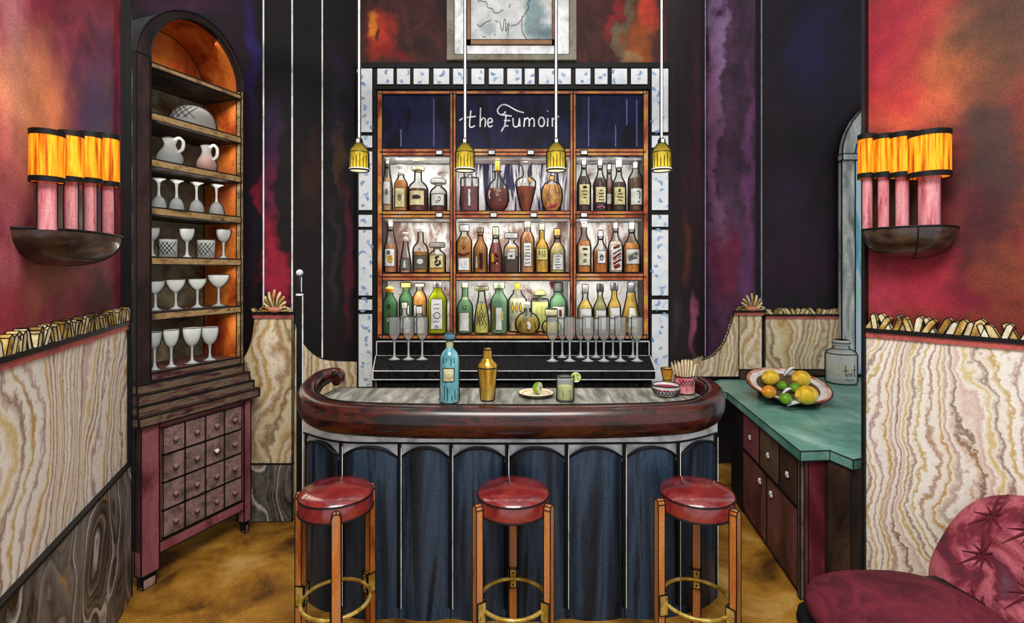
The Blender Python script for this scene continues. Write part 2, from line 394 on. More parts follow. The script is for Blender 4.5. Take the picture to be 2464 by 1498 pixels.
m = wash('left_wall_wash', [(96, 26, 44), (150, 52, 70), (120, 36, 52), (70, 22, 44)], 2.2, grain=.28, spots=LW.spots([
    (60, 100, .35, .3, (164, 66, 92), .8), (110, 60, .12, .2, (132, 22, 44), .7), (90, 260, .32, .32, (196, 122, 84), .9), (30, 260, .14, .5, (206, 140, 116), .7),
    (230, 250, .34, .3, (62, 30, 84), .9), (240, 120, .2, .24, (100, 40, 84), .8), (235, 430, .2, .3, (60, 36, 84), .85), (20, 520, .14, .4, (190, 96, 110), .6),
    (120, 680, .35, .16, (150, 84, 60), .8), (250, 700, .25, .2, (58, 12, 28), .85), (30, 730, .16, .16, (150, 36, 56), .8), (30, 30, .1, .14, (190, 120, 130), .6)]))
b = MB(); b.box(0, LW.L, 0, .12, 0, ZT); LW.build(b, 'wall_left', m)
m = wash('right_wall_wash', [(72, 22, 24), (110, 34, 32), (129, 51, 34), (82, 17, 29)], 2.2, grain=.28, spots=RW.spots([
    (2120, 90, .2, .4, (151, 20, 44), .9), (2200, 150, .2, .3, (168, 51, 48), .8), (2330, 170, .22, .25, (168, 89, 48), .9), (2420, 60, .2, .3, (72, 48, 34), .85),
    (2400, 380, .16, .4, (61, 43, 39), .9), (2330, 560, .16, .3, (68, 22, 30), .8), (2200, 680, .3, .14, (159, 34, 55), .85), (2120, 720, .1, .14, (172, 51, 72), .8),
    (2330, 690, .12, .12, (111, 18, 39), .8), (2420, 640, .14, .14, (129, 60, 37), .8), (2240, 260, .2, .1, (163, 72, 51), .6)]))
b = MB(); b.box(0, RW.L, 0, .12, 0, ZT); RW.build(b, 'wall_right', m)
M_PUR = wash('plum_wash', [(14, 8, 14), (40, 14, 34), (56, 20, 44), (24, 10, 26)], 2.4, (1, 1, .5), .25)
b = MB(); b.box(0, W1.L, 0, .12, 0, ZT); W1.build(b, 'wall_back_left', wash('left_niche_wash', [(7, 6, 9), (26, 9, 22), (38, 13, 28)], 2, grain=.25, spots=W1.spots([
    (605, 120, .07, .5, (40, 24, 96), .8), (625, 500, .05, .6, (140, 28, 56), .85), (600, 560, .05, .5, (26, 22, 34), .8), (430, 20, .5, .12, (66, 24, 52), .7)])))
# slim plum column beside the cabinet and the dark slanting wall next to it
b = MB(); b.box(xat(632, 3.85), xat(704, 3.85), 3.85, 4.0, 0, ZT)
struct('wall_column_left', b, wash('column_wash', [(7, 6, 8), (13, 9, 13), (20, 10, 18)], 2, grain=.25, spots=[
    (xat(660, 3.85), zat(640, 3.85), .1, .5, (150, 28, 56), .95), (xat(655, 3.85), zat(420, 3.85), .08, .35, (96, 22, 60), .9), (xat(650, 3.85), zat(300, 3.85), .1, .25, (40, 20, 54), .8)]))
b = MB(); b.box(0, W2.L, 0, .12, 0, ZT); W2.build(b, 'wall_slanting_left', wash('slant_left_wash', [(7, 6, 6), (14, 10, 10), (24, 14, 14)], 2, grain=.25, spots=W2.spots([
    (810, 250, .08, .6, (28, 18, 38), .85), (840, 640, .06, .7, (84, 18, 38), .85), (795, 620, .05, .5, (44, 36, 44), .6), (745, 420, .1, .4, (60, 30, 18), .5), (820, 400, .05, .3, (90, 60, 24), .4)])))
b = MB(); b.box(-1.286, 1.286, 4.3, 4.62, 3.53, ZT); b.box(-1.5, 1.5, 4.64, 4.72, 0, ZT)
struct('wall_back', b, wash('back_wall_wash', [(20, 10, 10), (54, 18, 16), (72, 32, 26), (34, 14, 14)], 2.4, (1.4, 1, .7), grain=.25, spots=[
    (xat(910, 4.3), zat(95, 4.3), .16, .26, (176, 48, 22), .95), (xat(888, 4.3), zat(65, 4.3), .07, .14, (216, 124, 30), .95), (xat(905, 4.3), zat(95, 4.3), .04, .07, (40, 24, 20), .9),
    (xat(940, 4.3), zat(140, 4.3), .2, .06, (130, 22, 22), .8), (xat(1540, 4.3), zat(90, 4.3), .12, .4, (150, 76, 26), .9), (xat(1560, 4.3), zat(20, 4.3), .14, .14, (190, 56, 34), .9),
    (xat(1500, 4.3), zat(60, 4.3), .05, .3, (110, 92, 66), .8), (xat(1478, 4.3), zat(20, 4.3), .05, .2, (140, 24, 28), .8), (xat(1520, 4.3), zat(130, 4.3), .08, .08, (150, 120, 74), .7)]))
b = MB(); b.box(0, W4.L, 0, .12, 0, ZT); W4.build(b, 'wall_slanting_right', wash('slant_right_wash', [(13, 7, 9), (36, 16, 20), (50, 24, 26)], 2, (1, 1, .5), grain=.25, spots=W4.spots([
    (1625, 300, .1, .8, (22, 12, 14), .9), (1675, 300, .1, .9, (66, 22, 34), .7), (1650, 600, .12, .3, (120, 56, 40), .5), (1670, 780, .1, .25, (170, 84, 116), .85), (1630, 760, .08, .25, (50, 46, 60), .85)])))
b = MB(); b.lathe([(.27, .8), (.27, ZT)], (2.09, 5.09, 0), 40)
struct('wall_column_right', b, wash('purple_column_wash', [(40, 22, 40), (84, 50, 80), (60, 30, 54)], 2.4, (1, 1, .5), grain=.3, spots=[
    (-0 + 1.93, 4.0, .07, .9, (150, 118, 158), .9), (1.90, 3.0, .08, 1.1, (130, 84, 120), .9), (2.16, 3.6, .1, 1.4, (44, 26, 40), .7), (2.22, 2.9, .07, 1.0, (120, 60, 110), .7), (2.0, 1.9, .12, .5, (104, 20, 54), .9), (2.2, 1.75, .1, .4, (96, 44, 92), .8)]))  # lavender light down the left side is put into the colour
b = MB(); b.box(0, W5.L, 0, .12, 0, ZT); W5.build(b, 'wall_back_right', wash('alcove_wash', [(9, 7, 11), (24, 13, 28), (20, 9, 18)], 1.8, (1, 1, .6), grain=.25, spots=W5.spots([
    (1960, 120, .3, .5, (26, 22, 66), .8), (1860, 350, .2, .5, (26, 16, 24), .8), (1930, 640, .5, .3, (40, 14, 34), .7), (1900, 500, .2, .5, (42, 20, 46), .6)])))
b = MB(); b.box(-2.5, 2.1, 2.85, 3.05, 3.56, 3.66); struct('ceiling_beam', b, M_BLACKW)

# white beads that line the wall corners
def bead(name, pts, r=.006, m=WHITE):
    b = MB()
    for p in pts: b.tube([(p[0], p[1], p[2]), (p[0], p[1], ZT)], r, 6)
    struct(name, b, m)
h, _ = W2.hit(775, 600, -.004); w = W2.world(h, -.006, 0)
bead('trim_bead_left', [(xat(634, 3.845), 3.845, 1.55), (xat(703, 3.83), 3.83, 1.55), (w.x, w.y, 1.16)])
h, _ = W4.hit(1697, 600, -.004); w2 = W4.world(h - .01, -.008, 0)
bead('trim_bead_right', [(w2.x, w2.y, 1.03), (xat(1836, 4.9), 4.93, 1.46)], .006, flat((150, 140, 160), .6, .3, 0, .2))

# ---- onyx wainscot with its grey marble skirting and gilt pleated crest
def crest(wall, x0, x1, z, hgt, name, step=.034, off=-.035):
    b = MB(); x = x0; i = 0
    while x < x1:
        w = step * R.uniform(.7, 1.15); ln = R.choice((-1, 1)) * R.uniform(.3, 1.0) * w; hh = hgt * R.uniform(.78, 1.08); d = R.uniform(-.012, .006)
        pl = [(x, z), (x + w*.92, z), (x + w*.95 + ln, z + hh*.8), (x + w*.5 + ln, z + hh), (x + ln, z + hh*.84)]
        b.prism(pl, off + d, -.002, 'y', i % 2, .0022, 2)
        x += w; i += 1
    b.box(x0, x1, off - .012, -.001, z - .018, z, 2); b.box(x0, x1, off - .004, -.001, z - .045, z - .018, 3)
    return wall.build(b, name, [M_GOLD, wash('gilt_light', [(150, 120, 60), (212, 196, 150), (228, 222, 204)], 10, grain=.2), INK, flat((176, 84, 76), .6, .3, 0, .25)])
crest(LW, 0, LW.L, 1.555, .075, 'trim_crest_left')
crest(RW, 0, RW.L, 1.545, .075, 'trim_crest_right')
b = MB(); b.box(0, LW.L, -.03, 0, .76, 1.55); LW.build(b, 'trim_wainscot_left', M_MARBLEL)
b = MB(); b.box(0, RW.L, -.03, 0, .30, 1.54); RW.build(b, 'trim_wainscot_right', M_MARBLE)
b = MB(); b.box(0, LW.L + .0, -.05, 0, 0, .76); b.box(0, LW.L, -.056, 0, .752, .764, 1); LW.build(b, 'baseboard_left', [M_SKIRT, INK])
b = MB(); b.box(0, RW.L, -.05, 0, 0, .30); RW.build(b, 'baseboard_right', M_SKIRT)
for W, nm, e in ((LW, 'trim_corner_left', LW.L), (RW, 'trim_corner_right', 0.0)):
    b = MB(); b.box(e - .008, e + .008, -.052, .12, 0, ZT); W.build(b, nm, INK)
# pier left of the bar (swooping shoulders)
Yp = 3.83
def swoop(pts): return [(p.x, p.y) for p in catmull([(a, c, 0) for a, c in pts], 6)]
lf = swoop([(xat(574, Yp), zat(872, Yp)), (xat(592, Yp), zat(852, Yp)), (xat(606, Yp), zat(815, Yp)), (xat(614, Yp), zat(756, Yp))])
poly = [(xat(574, Yp), .42), (xat(704, Yp), .42), (xat(704, Yp), zat(756, Yp))] + lf[::-1]
b = MB(); b.prism(poly, Yp - .01, Yp + .02, 'y', 0, .004)
struct('trim_wainscot_pier', b, [M_MARBLE2, INK])
b = MB(); b.box(xat(574, Yp), xat(706, Yp), Yp - .025, Yp + .02, 0, .42, 0, .003); struct('baseboard_pier', b, [M_SKIRT, INK])
Xp = Wall((xat(612, Yp), Yp), (xat(705, Yp), Yp))
crest(Xp, 0, Xp.L, zat(750, Yp), .035, 'trim_crest_pier', .03, -.02)
# low wainscot on the slanting wall, sweeping down
px = [(705, 770), (722, 815), (745, 845), (770, 861), (800, 866), (856, 868)]
top = swoop([W2.hit(*p) for p in px])
b = MB(); b.prism([(0.0, 0.0), (W2.L - .01, 0.0)] + top[::-1], -.02, 0, 'y', 0, .004); W2.build(b, 'trim_wainscot_slant', [M_MARBLE2, INK])
b = MB(); b.box(0.0, W4.L - .1, -.02, 0, .8, W4.hit(1640, 868)[1], 0, .004); b.box(0, W4.L - .1, -.025, 0, 0, .8, 1); W4.build(b, 'trim_wainscot_slant_right', [M_MARBLE2, M_BLACKW])  # black lower band stands in for the shade behind the bar
# pier on the right above the green counter
Yq = 4.78
lf = swoop([(xat(1684, Yq), zat(868, Yq)), (xat(1716, Yq), zat(855, Yq)), (xat(1744, Yq), zat(822, Yq)), (xat(1762, Yq), zat(770, Yq)), (xat(1768, Yq), zat(752, Yq))])
b = MB(); b.prism([(xat(1684, Yq), .86), (xat(1834, Yq), .86), (xat(1834, Yq), zat(752, Yq))] + lf[::-1], Yq, Yq + .05, 'y', 0, .004)
b.tube([(xat(1778, Yq), Yq - .002, .86), (xat(1778, Yq), Yq - .002, zat(752, Yq))], .004, 5, 1)
struct('trim_wainscot_pier_right', b, [M_MARBLE2, INK])
b = MB(); b.box(xat(1778, Yq), xat(1834, Yq), Yq - .015, Yq, .846, .93, 0, .003); struct('baseboard_pier_right', b, [M_BROWN, INK])
Xq = Wall((xat(1766, Yq), Yq), (xat(1836, Yq), Yq)); crest(Xq, 0, Xq.L, zat(746, Yq), .035, 'trim_crest_pier_right', .035, -.02)
x0, _ = W5.hit(1838, 750); b = MB(); b.box(x0, W5.L, -.025, 0, .86, W5.hit(1900, 755)[1], 0, .003); W5.build(b, 'trim_wainscot_alcove', [M_MARBLE2, INK])
b = MB(); b.box(x0, 1.5, -.04, -.025, .846, .9, 0, .003); W5.build(b, 'baseboard_alcove', [M_BROWN, INK])
crest(W5, x0, 1.45, W5.hit(1900, 755)[1], .06, 'trim_crest_alcove', .045, -.03)

# gilt shells standing on the two piers
def shell(label, cx, base_y, w, h, Y):
    t = thing('shell_finial', label, 'ornament', (xat(cx, Y), Y, zat(base_y, Y)), 0, None)
    k = Y / F; W = w * k; H = h * k; b = MB(); n = 9
    for i in range(n):
        a = (i - (n-1)/2) / ((n-1)/2) * 1.15
        L = H * (1 - .38 * abs(a) ** 1.3)
        tip = Vector((math.sin(a) * L * (W / H) * .62, -.02, math.cos(a) * L * 1.0 + .0))
        base = Vector((math.sin(a) * W * .1, -.012, .01))
        mid = base.lerp(tip, .6) + Vector((0, -.016, 0))
        b.tube(catmull([base, mid, tip], 4), [.006, .007, .009, .010, .011, .011, .010, .009, .006], 8, i % 2)
        b.tube([base + Vector((.004, -.012, 0)), mid + Vector((.012 if a >= 0 else -.012, -.01, 0)), tip], .0025, 5, 2)
    part('fan', b, [M_GOLD, flat((214, 196, 150)), INK], t)
    b = MB(); b.ball((0, -.02, .012), W*.2, .025, .022)
    for sx in (-1, 1): b.tube([(sx*(W*.18 + W*.24*math.cos(q)*1.0), -.02, .016 + .014*math.sin(q)) for q in [i*PI/5 for i in range(10)]], .006, 6, 1)
    part('scroll', b, [flat((196, 120, 96)), M_GOLD], t); return t
shell('gilt scallop shell finial on top of the narrow marble pier beside the black pole', 664, 748, 84, 52, 3.80)
shell('gilt scallop shell finial on top of the marble pier behind the green counter', 1806, 745, 76, 40, 4.76)

# black pole with a white ball
t = thing('pole', 'tall black pole topped with a white ball standing left of the bar', 'pole', (xat(721, 3.55), 3.55, 0))
k = 3.55 / F; zb = zat(712, 3.55)
b = MB(); b.tube([(0, 0, .02), (0, 0, zb)], 7.2*k, 14); b.tube([(7.6*k, -.004, .02), (7.6*k, -.004, zb)], 1.8*k, 6, 1); part('shaft', b, [INK, WHITE], t)  # thin white line is a highlight painted along the shaft
b = MB(); b.lathe([(0, 0), (.028, 0), (.028, .012), (.022, .03), (.0, .03)], (0, 0, 0)); part('base', b, INK, t)
b = MB(); b.lathe([(0, 0), (8*k, 0), (8*k, 7*k), (5.5*k, 9*k), (5.5*k, 46*k), (3*k, 50*k), (0, 50*k)], (0, 0, zb)); b.lathe([(8.4*k, 1*k), (9*k, 3*k), (8.4*k, 6*k)], (0, 0, zb), mi=1); b.tube([(5.5*k, -.008, zb + 10*k), (5.5*k, -.008, zb + 46*k)], 1.3*k, 6, 1); part('neck', b, [INK, WHITE], t)  # upright white line continues the painted highlight
b = MB(); b.ball((0, 0, zb + 56*k), 8.2*k); part('ball', b, WHITE, t)

# arched mirror in the alcove
Ym = 4.9; t = thing('arched_mirror', 'tall arched mirror with grey frame beside the right wall', 'mirror', (0, Ym, 0))
xo = xat(2022, Ym); xi = xat(2054, Ym); cxm = xo + .62; zs = zat(380, Ym); zbm = .865
def arch(x0, r, z0, zs, n=16, ry=None):
    c = x0 + r; ry = r if ry is None else ry
    return [(x0, z0)] + [(c - r*math.cos(PI*i/n), zs + ry*math.sin(PI*i/n)) for i in range(n+1)] + [(x0 + 2*r, z0)]
a1 = arch(xo, cxm - xo, zbm, zs); a2 = arch(xi, cxm - xi, zbm, zs)
b = MB(); rows = []
for (p, q) in zip(a1, a2):
    md = ((p[0]+q[0])/2, (p[1]+q[1])/2)
    rows.append([Vector((p[0], .03, p[1])), Vector((p[0], -.02, p[1])), Vector((md[0], -.05, md[1])), Vector((q[0], -.02, q[1])), Vector((q[0], .03, q[1]))])
b.strip(rows)
b.tube([Vector((p[0], -.022, p[1])) for p in a1], .006, 6, 1); b.tube([Vector((p[0], -.022, p[1])) for p in a2], .006, 6, 1)
b.box(xo - .012, xi + .006, -.055, .02, zs - .03, zs + .03, 0, .004)
part('frame', b, [M_GREYP, INK], t)
b = MB(); b.prism(a2, .0, .02, 'y'); part('mirror_glass', b, M_MIRR, t)

# ------------------------------------------------------------------ tall arched glass cabinet on the left
CA = Vector((-2.115, 3.005, 0)); CU = Vector((.3609, .9326, 0)).normalized(); CB = Vector((-CU.y, CU.x, 0))   # along the front, into the back
CROT = math.atan2(CU.y, CU.x)
def cab_s(px, d):
    q = (px - HX) / F; o = CA + CB * d
    s = (q * o.y - o.x) / (CU.x - q * CU.y); return s, o.y + s * CU.y
cab = thing('arched_cabinet', 'tall dark wooden cabinet with arched open shelves above a drawer chest', 'cabinet', CA, CROT)
S0, S1, SF, SB = -.035, .72, .09, .47          # chest from s0 to s1, hutch front set back to SF, back at SB
ZSH = [3.09, 2.79, 2.51, 2.22, 1.92, 1.585, 1.22]
HL, HR = .085, .722
# hutch
b = MB(); b.box(.0, HL, SF, SF + .04, 1.16, 3.12, 0, .004)
part('front_post', b, [M_CABD, INK], cab)
b = MB(); b.box(HR, HR + .022, SF, SF + .04, 1.16, 3.12, 0, .003); part('front_post', b, [M_CABS, INK], cab)
cx = (HL + HR) / 2; rw = (HR - HL) / 2; ZA = 3.12; RH = .345
def arcpts(r1, r2, z0=ZA, n=20): return [(cx - r1*math.cos(PI*i/n), z0 + r2*math.sin(PI*i/n)) for i in range(n+1)]
ai = arcpts(rw, RH); ao = [(cx - (rw + .085 - .06*(i/20.0)) * math.cos(PI*i/20), ZA + (RH + .05 - .02*abs(i-10)/10) * math.sin(PI*i/20)) for i in range(21)]
b = MB(); rows = [[Vector((p[0], SF + .04, p[1])), Vector((p[0], SF, p[1])), Vector((q[0], SF, q[1])), Vector((q[0], SF + .04, q[1]))] for p, q in zip(ai, ao)]
b.strip(rows, 0, False); b.tube([Vector((p[0], SF, p[1])) for p in ai], .006, 6, 1); b.tube([Vector((p[0], SF, p[1])) for p in ao], .006, 6, 1)
part('arch_frame', b, [M_CABD, INK], cab)
# vault, back and sides
b = MB(); rows = [[Vector((p[0], SF + .04, p[1])), Vector((p[0], SB, p[1]))] for p in ai]; b.strip(rows, 0, True)
rows = [[Vector((p[0], SF + .04, p[1])), Vector((p[0], SB, p[1]))] for p in ao]; b.strip(rows, 1, True)
b.prism([(p[0], p[1]) for p in ai], SB - .02, SB - .012, 'y', 0)
b.tube([Vector((p[0], SB - .022, p[1])) for p in ai], .0035, 6, 2)
part('vault', b, [M_ORANGE, M_BLACKW, INK], cab)
b = MB(); b.box(HL, HR, SB - .012, SB, 1.16, 3.1); part('back_panel', b, M_OLIVE, cab)
b = MB(); b.box(HR, HR + .02, SF + .04, SB, 1.16, 3.13, 0); b.box(HR - .002, HR + .002, SB - .02, SB - .012, 1.2, 3.1, 1); part('side_panel', b, [M_ORANGE, INK], cab)
b = MB(); b.box(.0, .02, SF + .04, SB, 1.0, 3.13, 0); part('side_panel', b, M_BLACKW, cab)  # side turned from the light, its shade painted as black
for i, z in enumerate(ZSH):
    th = .045 if i else .03
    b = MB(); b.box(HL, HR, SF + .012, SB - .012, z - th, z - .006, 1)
    b.box(HL, HR, SF + .012, SB - .012, z - .006, z, 2)
    b.box(HL, HR, SF - .004, SF + .012, z - th, z, 0, .0032, 3)
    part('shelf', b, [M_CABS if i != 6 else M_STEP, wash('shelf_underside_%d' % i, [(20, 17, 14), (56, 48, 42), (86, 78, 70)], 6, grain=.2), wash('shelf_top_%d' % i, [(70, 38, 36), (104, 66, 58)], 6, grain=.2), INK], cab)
# stepped cornice of the chest
for (d0, z0, z1, ex) in ((SF - .03, 1.115, 1.17, .0), (SF - .065, 1.055, 1.115, .018), (.0, 1.0, 1.055, .034), (-.035, .945, 1.0, .05)):
    b = MB(); b.box(S0 + .02 - ex, S1 + ex, d0, SB, z0, z1, 0, .004); part('cornice_step', b, [M_STEP, INK], cab, bevel=0)
# chest carcass
b = MB(); b.box(S0 + .03, S1 - .03, .012, SB, .22, .945); part('carcass', b, M_CABM, cab)
b = MB(); b.box(S0, S0 + .012, -.0, SB, .22, .945, 0); part('side_panel', b, M_BLACKW, cab)  # chest side painted black for the same shade
b = MB(); b.box(S0 + .012, S1 - .0, -.004, .014, .17, .235, 0, .0028); part('apron', b, [M_CABM, INK], cab)
b = MB(); b.box(S0 + .1, S1 - .03, -.004, .014, .915, .945); part('top_rail', b, [M_CABM, INK], cab)
for (s0, s1) in ((S0, S0 + .105), (S1 - .055, S1)):
    for d in (.0, SB - .06):
        b = MB(); b.box(s0, s1, d - .008, d + .05, .08, .945, 0, .003); b.box(s0 + .006, s1 - .012, d, d + .04, 0.02, .09, 1)
        lg = part('leg', b, [M_CABM, INK], cab)
        f = MB(); f.box(s0 + .012, s1 - .018, d - .004, d + .036, 0, .06, 0, .003); part('foot', f, [wash('leg_foot', [(120, 80, 76), (190, 160, 150)], 9, grain=.2) if d < .1 and s0 < 0 else M_CABM, INK], lg)
gs0, gs1, gz0, gz1 = .092, .648, .245, .905
cw = (gs1 - gs0) / 4; ch = (gz1 - gz0) / 4
for i in range(4):
    for j in range(4):
        x0 = gs0 + cw*i; z0 = gz0 + ch*j
        b = MB(); b.box(x0 + .004, x0 + cw - .004, -.006, .012, z0 + .004, z0 + ch - .004, 0, .0016)
        dr = part('drawer', b, [M_DRAW, INK], cab)
        b = MB(); b.lathe([(0, 0), (.007, 0), (.007, .012), (.014, .016), (.015, .022), (.008, .027), (0, .028)], (0, 0, 0), 14)
        b.v = [(v[0], -v[2], v[1]) for v in b.v]
        b.tube([(.014*math.cos(q), -.02, -.008 + .014*math.sin(q)) for q in [k*PI/6 for k in range(12)]], .003, 6, 1, True)
        part('knob', b, [flat((146, 112, 100)) if (i, j) != (2, 2) else flat((225, 220, 214)), INK], dr, loc=(x0 + cw/2, -.006, z0 + ch/2))

# ---- glassware in the cabinet
def cab_at(px, row, d=.19):
    s, Y = cab_s(px, d); w = CA + CU * s + CB * d
    return Vector((w.x, w.y, ZSH[row] + .0015)), Y / F
def glassware(name, label, cat, loc, prof, mat, group, extra=None, seg=28, partname='bowl'):
    t = thing(name, label, cat, loc, 0, group)
    for nm, pr in prof:
        b = MB(); b.lathe(pr, (0, 0, 0), seg); part(nm, b, mat, t)
    if extra: extra(t)
    return t
def goblet(h, r, bowl_h, foot=None, flare=1.0, kind='tulip', flip=False):
    foot = foot or r * .85; sh = h - bowl_h
    if kind == 'coupe': bp = [(.006, 0), (.25, .12), (.62, .34), (.9, .66), (1, 1), (.96, 1), (.86, .68), (.58, .4), (.2, .18), (0, .16)]
    elif kind == 'flute': bp = [(.1, 0), (.34, .07), (.72, .17), (.98, .3), (1, .42), (1, 1), (.95, 1), (.94, .42), (.9, .31), (.6, .2), (0, .14)]
    else: bp = [(.08, 0), (.35, .07), (.68, .24), (.9, .5), (1, .78), (1, 1), (.95, 1), (.94, .78), (.84, .52), (.6, .28), (0, .14)]
    bowl = [(r*a*(flare if c == 1 else 1), sh + bowl_h*c) for a, c in bp]
    st = [(foot, 0), (foot, .004), (foot*.6, .010), (.011, .022), (.0075, .05), (.007, sh*.7), (.009, sh*.97), (.012, sh + .004)]
    ft = [(0, .0), (foot, 0.0)] + st
    ft = st + [(0, sh + .006)]
    ft = [(0, 0)] + ft
    rim = [(r*1.0*flare, h - .002), (r*1.03*flare, h), (r*1.0*flare, h + .002), (r*.95*flare, h)]
    if flip:
        bowl = [(a, h - c) for a, c in bowl][::-1]; ft = [(a, h - c) for a, c in ft][::-1]; rim = [(a, h - c) for a, c in rim][::-1]
    return bowl, ft, rim
def stemglass(name, label, cat, loc, h, r, bowl_h, kind, mat, group, flip=False, foot=None, flare=1.0, wine=None, rot=0):
    t = thing(name, label, cat, loc, rot, group); bowl, ft, rim = goblet(h, r, bowl_h, foot, flare, kind, flip)
    if kind == 'flute': bowl = bowl[:6]
    b = MB(); b.lathe(bowl); b.lathe(rim, mi=1, seg=28)
    va = -math.atan2(loc[0], loc[1]); n_ = len(bowl) if kind == 'flute' else len(bowl)//2 + 1; ow = (bowl[:n_] if not flip else bowl[-n_:]); b.seams(ow, .0034, 1, ang=va)
    part('bowl', b, [mat, INK], t)
    b = MB(); b.lathe(ft, seg=20); f = foot or r*.85; zf = h - .003 if flip else .003
    b.lathe([(f*1.0, zf - .002), (f*1.04, zf), (f*1.0, zf + .002)], mi=1); st_ = [p for p in ft if 0 < p[0] < f*.9]; b.seams(st_, .0026, 1, ang=va); part('stem', b, [G_STEM, INK], t)
    return t
G_STEM = glass('stem_glass', (226, 230, 230), .72, (232, 236, 236))
# glass dome, jugs
def dome(px, row, w, h):
    p, k = cab_at(px, row, .275); t = thing('glass_dome', 'cut glass dome on the topmost occupied cabinet shelf', 'dome', p, 0, None); r = w*k/2; H = h*k
    pr = [(r*math.cos(a)*1.0 if a > 0 else r, H*math.sin(a)) for a in [i*PI/2/12 for i in range(13)]]
    pr = [(r*.9, 0)] + [(r*(1 - .0) * math.cos(a)**.7, .02 + (H-.02)*math.sin(a)) for a in [i*PI/2/12 for i in range(12)]] + [(0, H)]
    b = MB(); b.lathe(pr, seg=36); b.tube([(r*.93*math.cos(q), r*.93*math.sin(q), .004) for q in [i*PI/14 for i in range(28)]], .004, 6, 1, True); b.seams(pr, .0045, 1, ang=-math.atan2(p.x, p.y)); part('dome_body', b, [G_CAB, INK], t)
    b = MB()
    for sgn in (-1, 1):
        for i in range(5):
            a0 = -2.35 + i*.3
            b.tube([(r*1.005*math.cos(e)**.7*math.cos(a0 + sgn*(e-.5)*.9), r*1.005*math.cos(e)**.7*math.sin(a0 + sgn*(e-.5)*.9), .02 + (H-.02)*math.sin(e)) for e in [.25 + .09*q for q in range(9)]], .0022, 5)
    part('cut_pattern', b, INK, t)
dome(463, 1, 104, 60)
def jug(px, row, w, h, tint, label):
    p, k = cab_at(px, row, .19); t = thing('glass_jug', label, 'jug', p, -.3, 'jugs in the arched cabinet'); r = w*k/2; H = h*k
    pr = [(0, 0), (r*.7, 0), (r*.95, H*.12), (r, H*.28), (r*.85, H*.46), (r*.5, H*.68), (r*.44, H*.82), (r*.6, H*1.0), (r*.55, H), (r*.4, H*.82), (0, H*.8)]
    b = MB(); b.lathe([(q.x, max(q.y, 0)) for q in catmull([(a, c, 0) for a, c in pr[:8]], 3)]); b.lathe([(r*.6, H - .003), (r*.63, H), (r*.6, H + .003)], mi=1); b.seams(pr[1:8], .0045, 1, ang=.3 - math.atan2(p.x, p.y)); part('jug_body', b, [G_CAB, INK], t)
    hp = catmull([(r*.45, 0, H*.93), (r*.95, 0, H*1.0), (r*1.42, 0, H*.85), (r*1.35, 0, H*.58), (r*.86, 0, H*.46)], 6)
    b = MB(); b.tube(hp, .010, 8); part('handle', b, G_STEM, t)
    if tint:
        b = MB(); b.lathe([(0, .004), (r*.68, .004), (r*.9, H*.13), (r*.93, H*.28), (r*.8, H*.44), (r*.62, H*.55), (0, H*.55)]); part('drink', b, flat(tint, .4), t)
jug(409, 2, 58, 64, None, 'clear glass jug nearer the front post on the second cabinet shelf')
jug(497, 2, 46, 64, (170, 70, 50), 'reddish glass jug beside the orange side panel on the second cabinet shelf')
nth = ['closest to the dark front post', 'second from the dark front post', 'third from the dark front post', 'next to the orange side panel']
for i, px in enumerate((382, 425, 473, 521)):
    p, k = cab_at(px, 3); p.z += .004; stemglass('upturned_glass', 'stemmed glass standing upside down in the cabinet, ' + nth[i], 'glass', p, 73*k, 17*k, 33*k, 'tulip', G_CAB, 'upturned glasses in the cabinet', True, 15*k)
for i, px in enumerate((366, 450, 538)):
    p, k = cab_at(px, 4); stemglass('sherry_glass', ('small stemmed glass half hidden behind the front post, cabinet shelf with tumblers', 'small stemmed glass between the two cut tumblers in the cabinet', 'small stemmed glass beside orange panel, right of the cut tumblers')[i], 'glass', p, 70*k, 16*k, 32*k, 'tulip', G_CAB, 'stemmed glasses among the tumblers')
for i, px in enumerate((405, 496)):
    p, k = cab_at(px, 4, .17); t = thing('cut_tumbler', ('cut glass tumbler nearer the dark front post of the cabinet', 'cut glass tumbler nearer the orange side panel of the cabinet')[i], 'glass', p, 0, 'cut tumblers in the cabinet'); r = 20*k; H = 44*k
    b = MB(); b.lathe([(0, 0), (r*.95, 0), (r, .006), (r, H), (r*.93, H), (r*.9, .02), (0, .018)]); b.lathe([(r, H-.002), (r*1.03, H), (r, H+.002)], mi=1); b.seams([(r*.95, 0), (r, .006), (r, H)], .004, 1, ang=-math.atan2(p.x, p.y)); part('tumbler_body', b, [G_CAB, INK], t)
    b = MB()
    for q in range(4):
        for sg in (-1, 1):
            a = -PI/2 + .25 + (q - 1.5)*.42
            b.tube([(r*1.01*math.cos(a + sg*e*.55), r*1.01*math.sin(a + sg*e*.55), H*(.5 + e*.33)) for e in (-1, -.5, 0, .5, 1)], .0022, 5)
    part('cut_pattern', b, INK, t)
for i, px in enumerate((374, 423, 475, 526)):
    p, k = cab_at(px, 5); stemglass('coupe_glass', 'wide coupe glass on the second lowest cabinet shelf, ' + nth[i], 'glass', p, (72, 72, 70, 76)[i]*k, (21, 21, 20, 24)[i]*k, (34, 34, 30, 34)[i]*k, 'coupe', G_CAB, 'coupe glasses in the cabinet')
for i, px in enumerate((372, 412, 462, 505)):
    p, k = cab_at(px, 6, .17); stemglass('wine_glass', 'stemmed wine glass on the lowest cabinet shelf, ' + nth[i], 'glass', p, (92, 90, 86, 80)[i]*k, (15, 17, 20, 19)[i]*k, (42, 44, 46, 44)[i]*k, 'tulip', G_CAB, 'wine glasses in the cabinet')

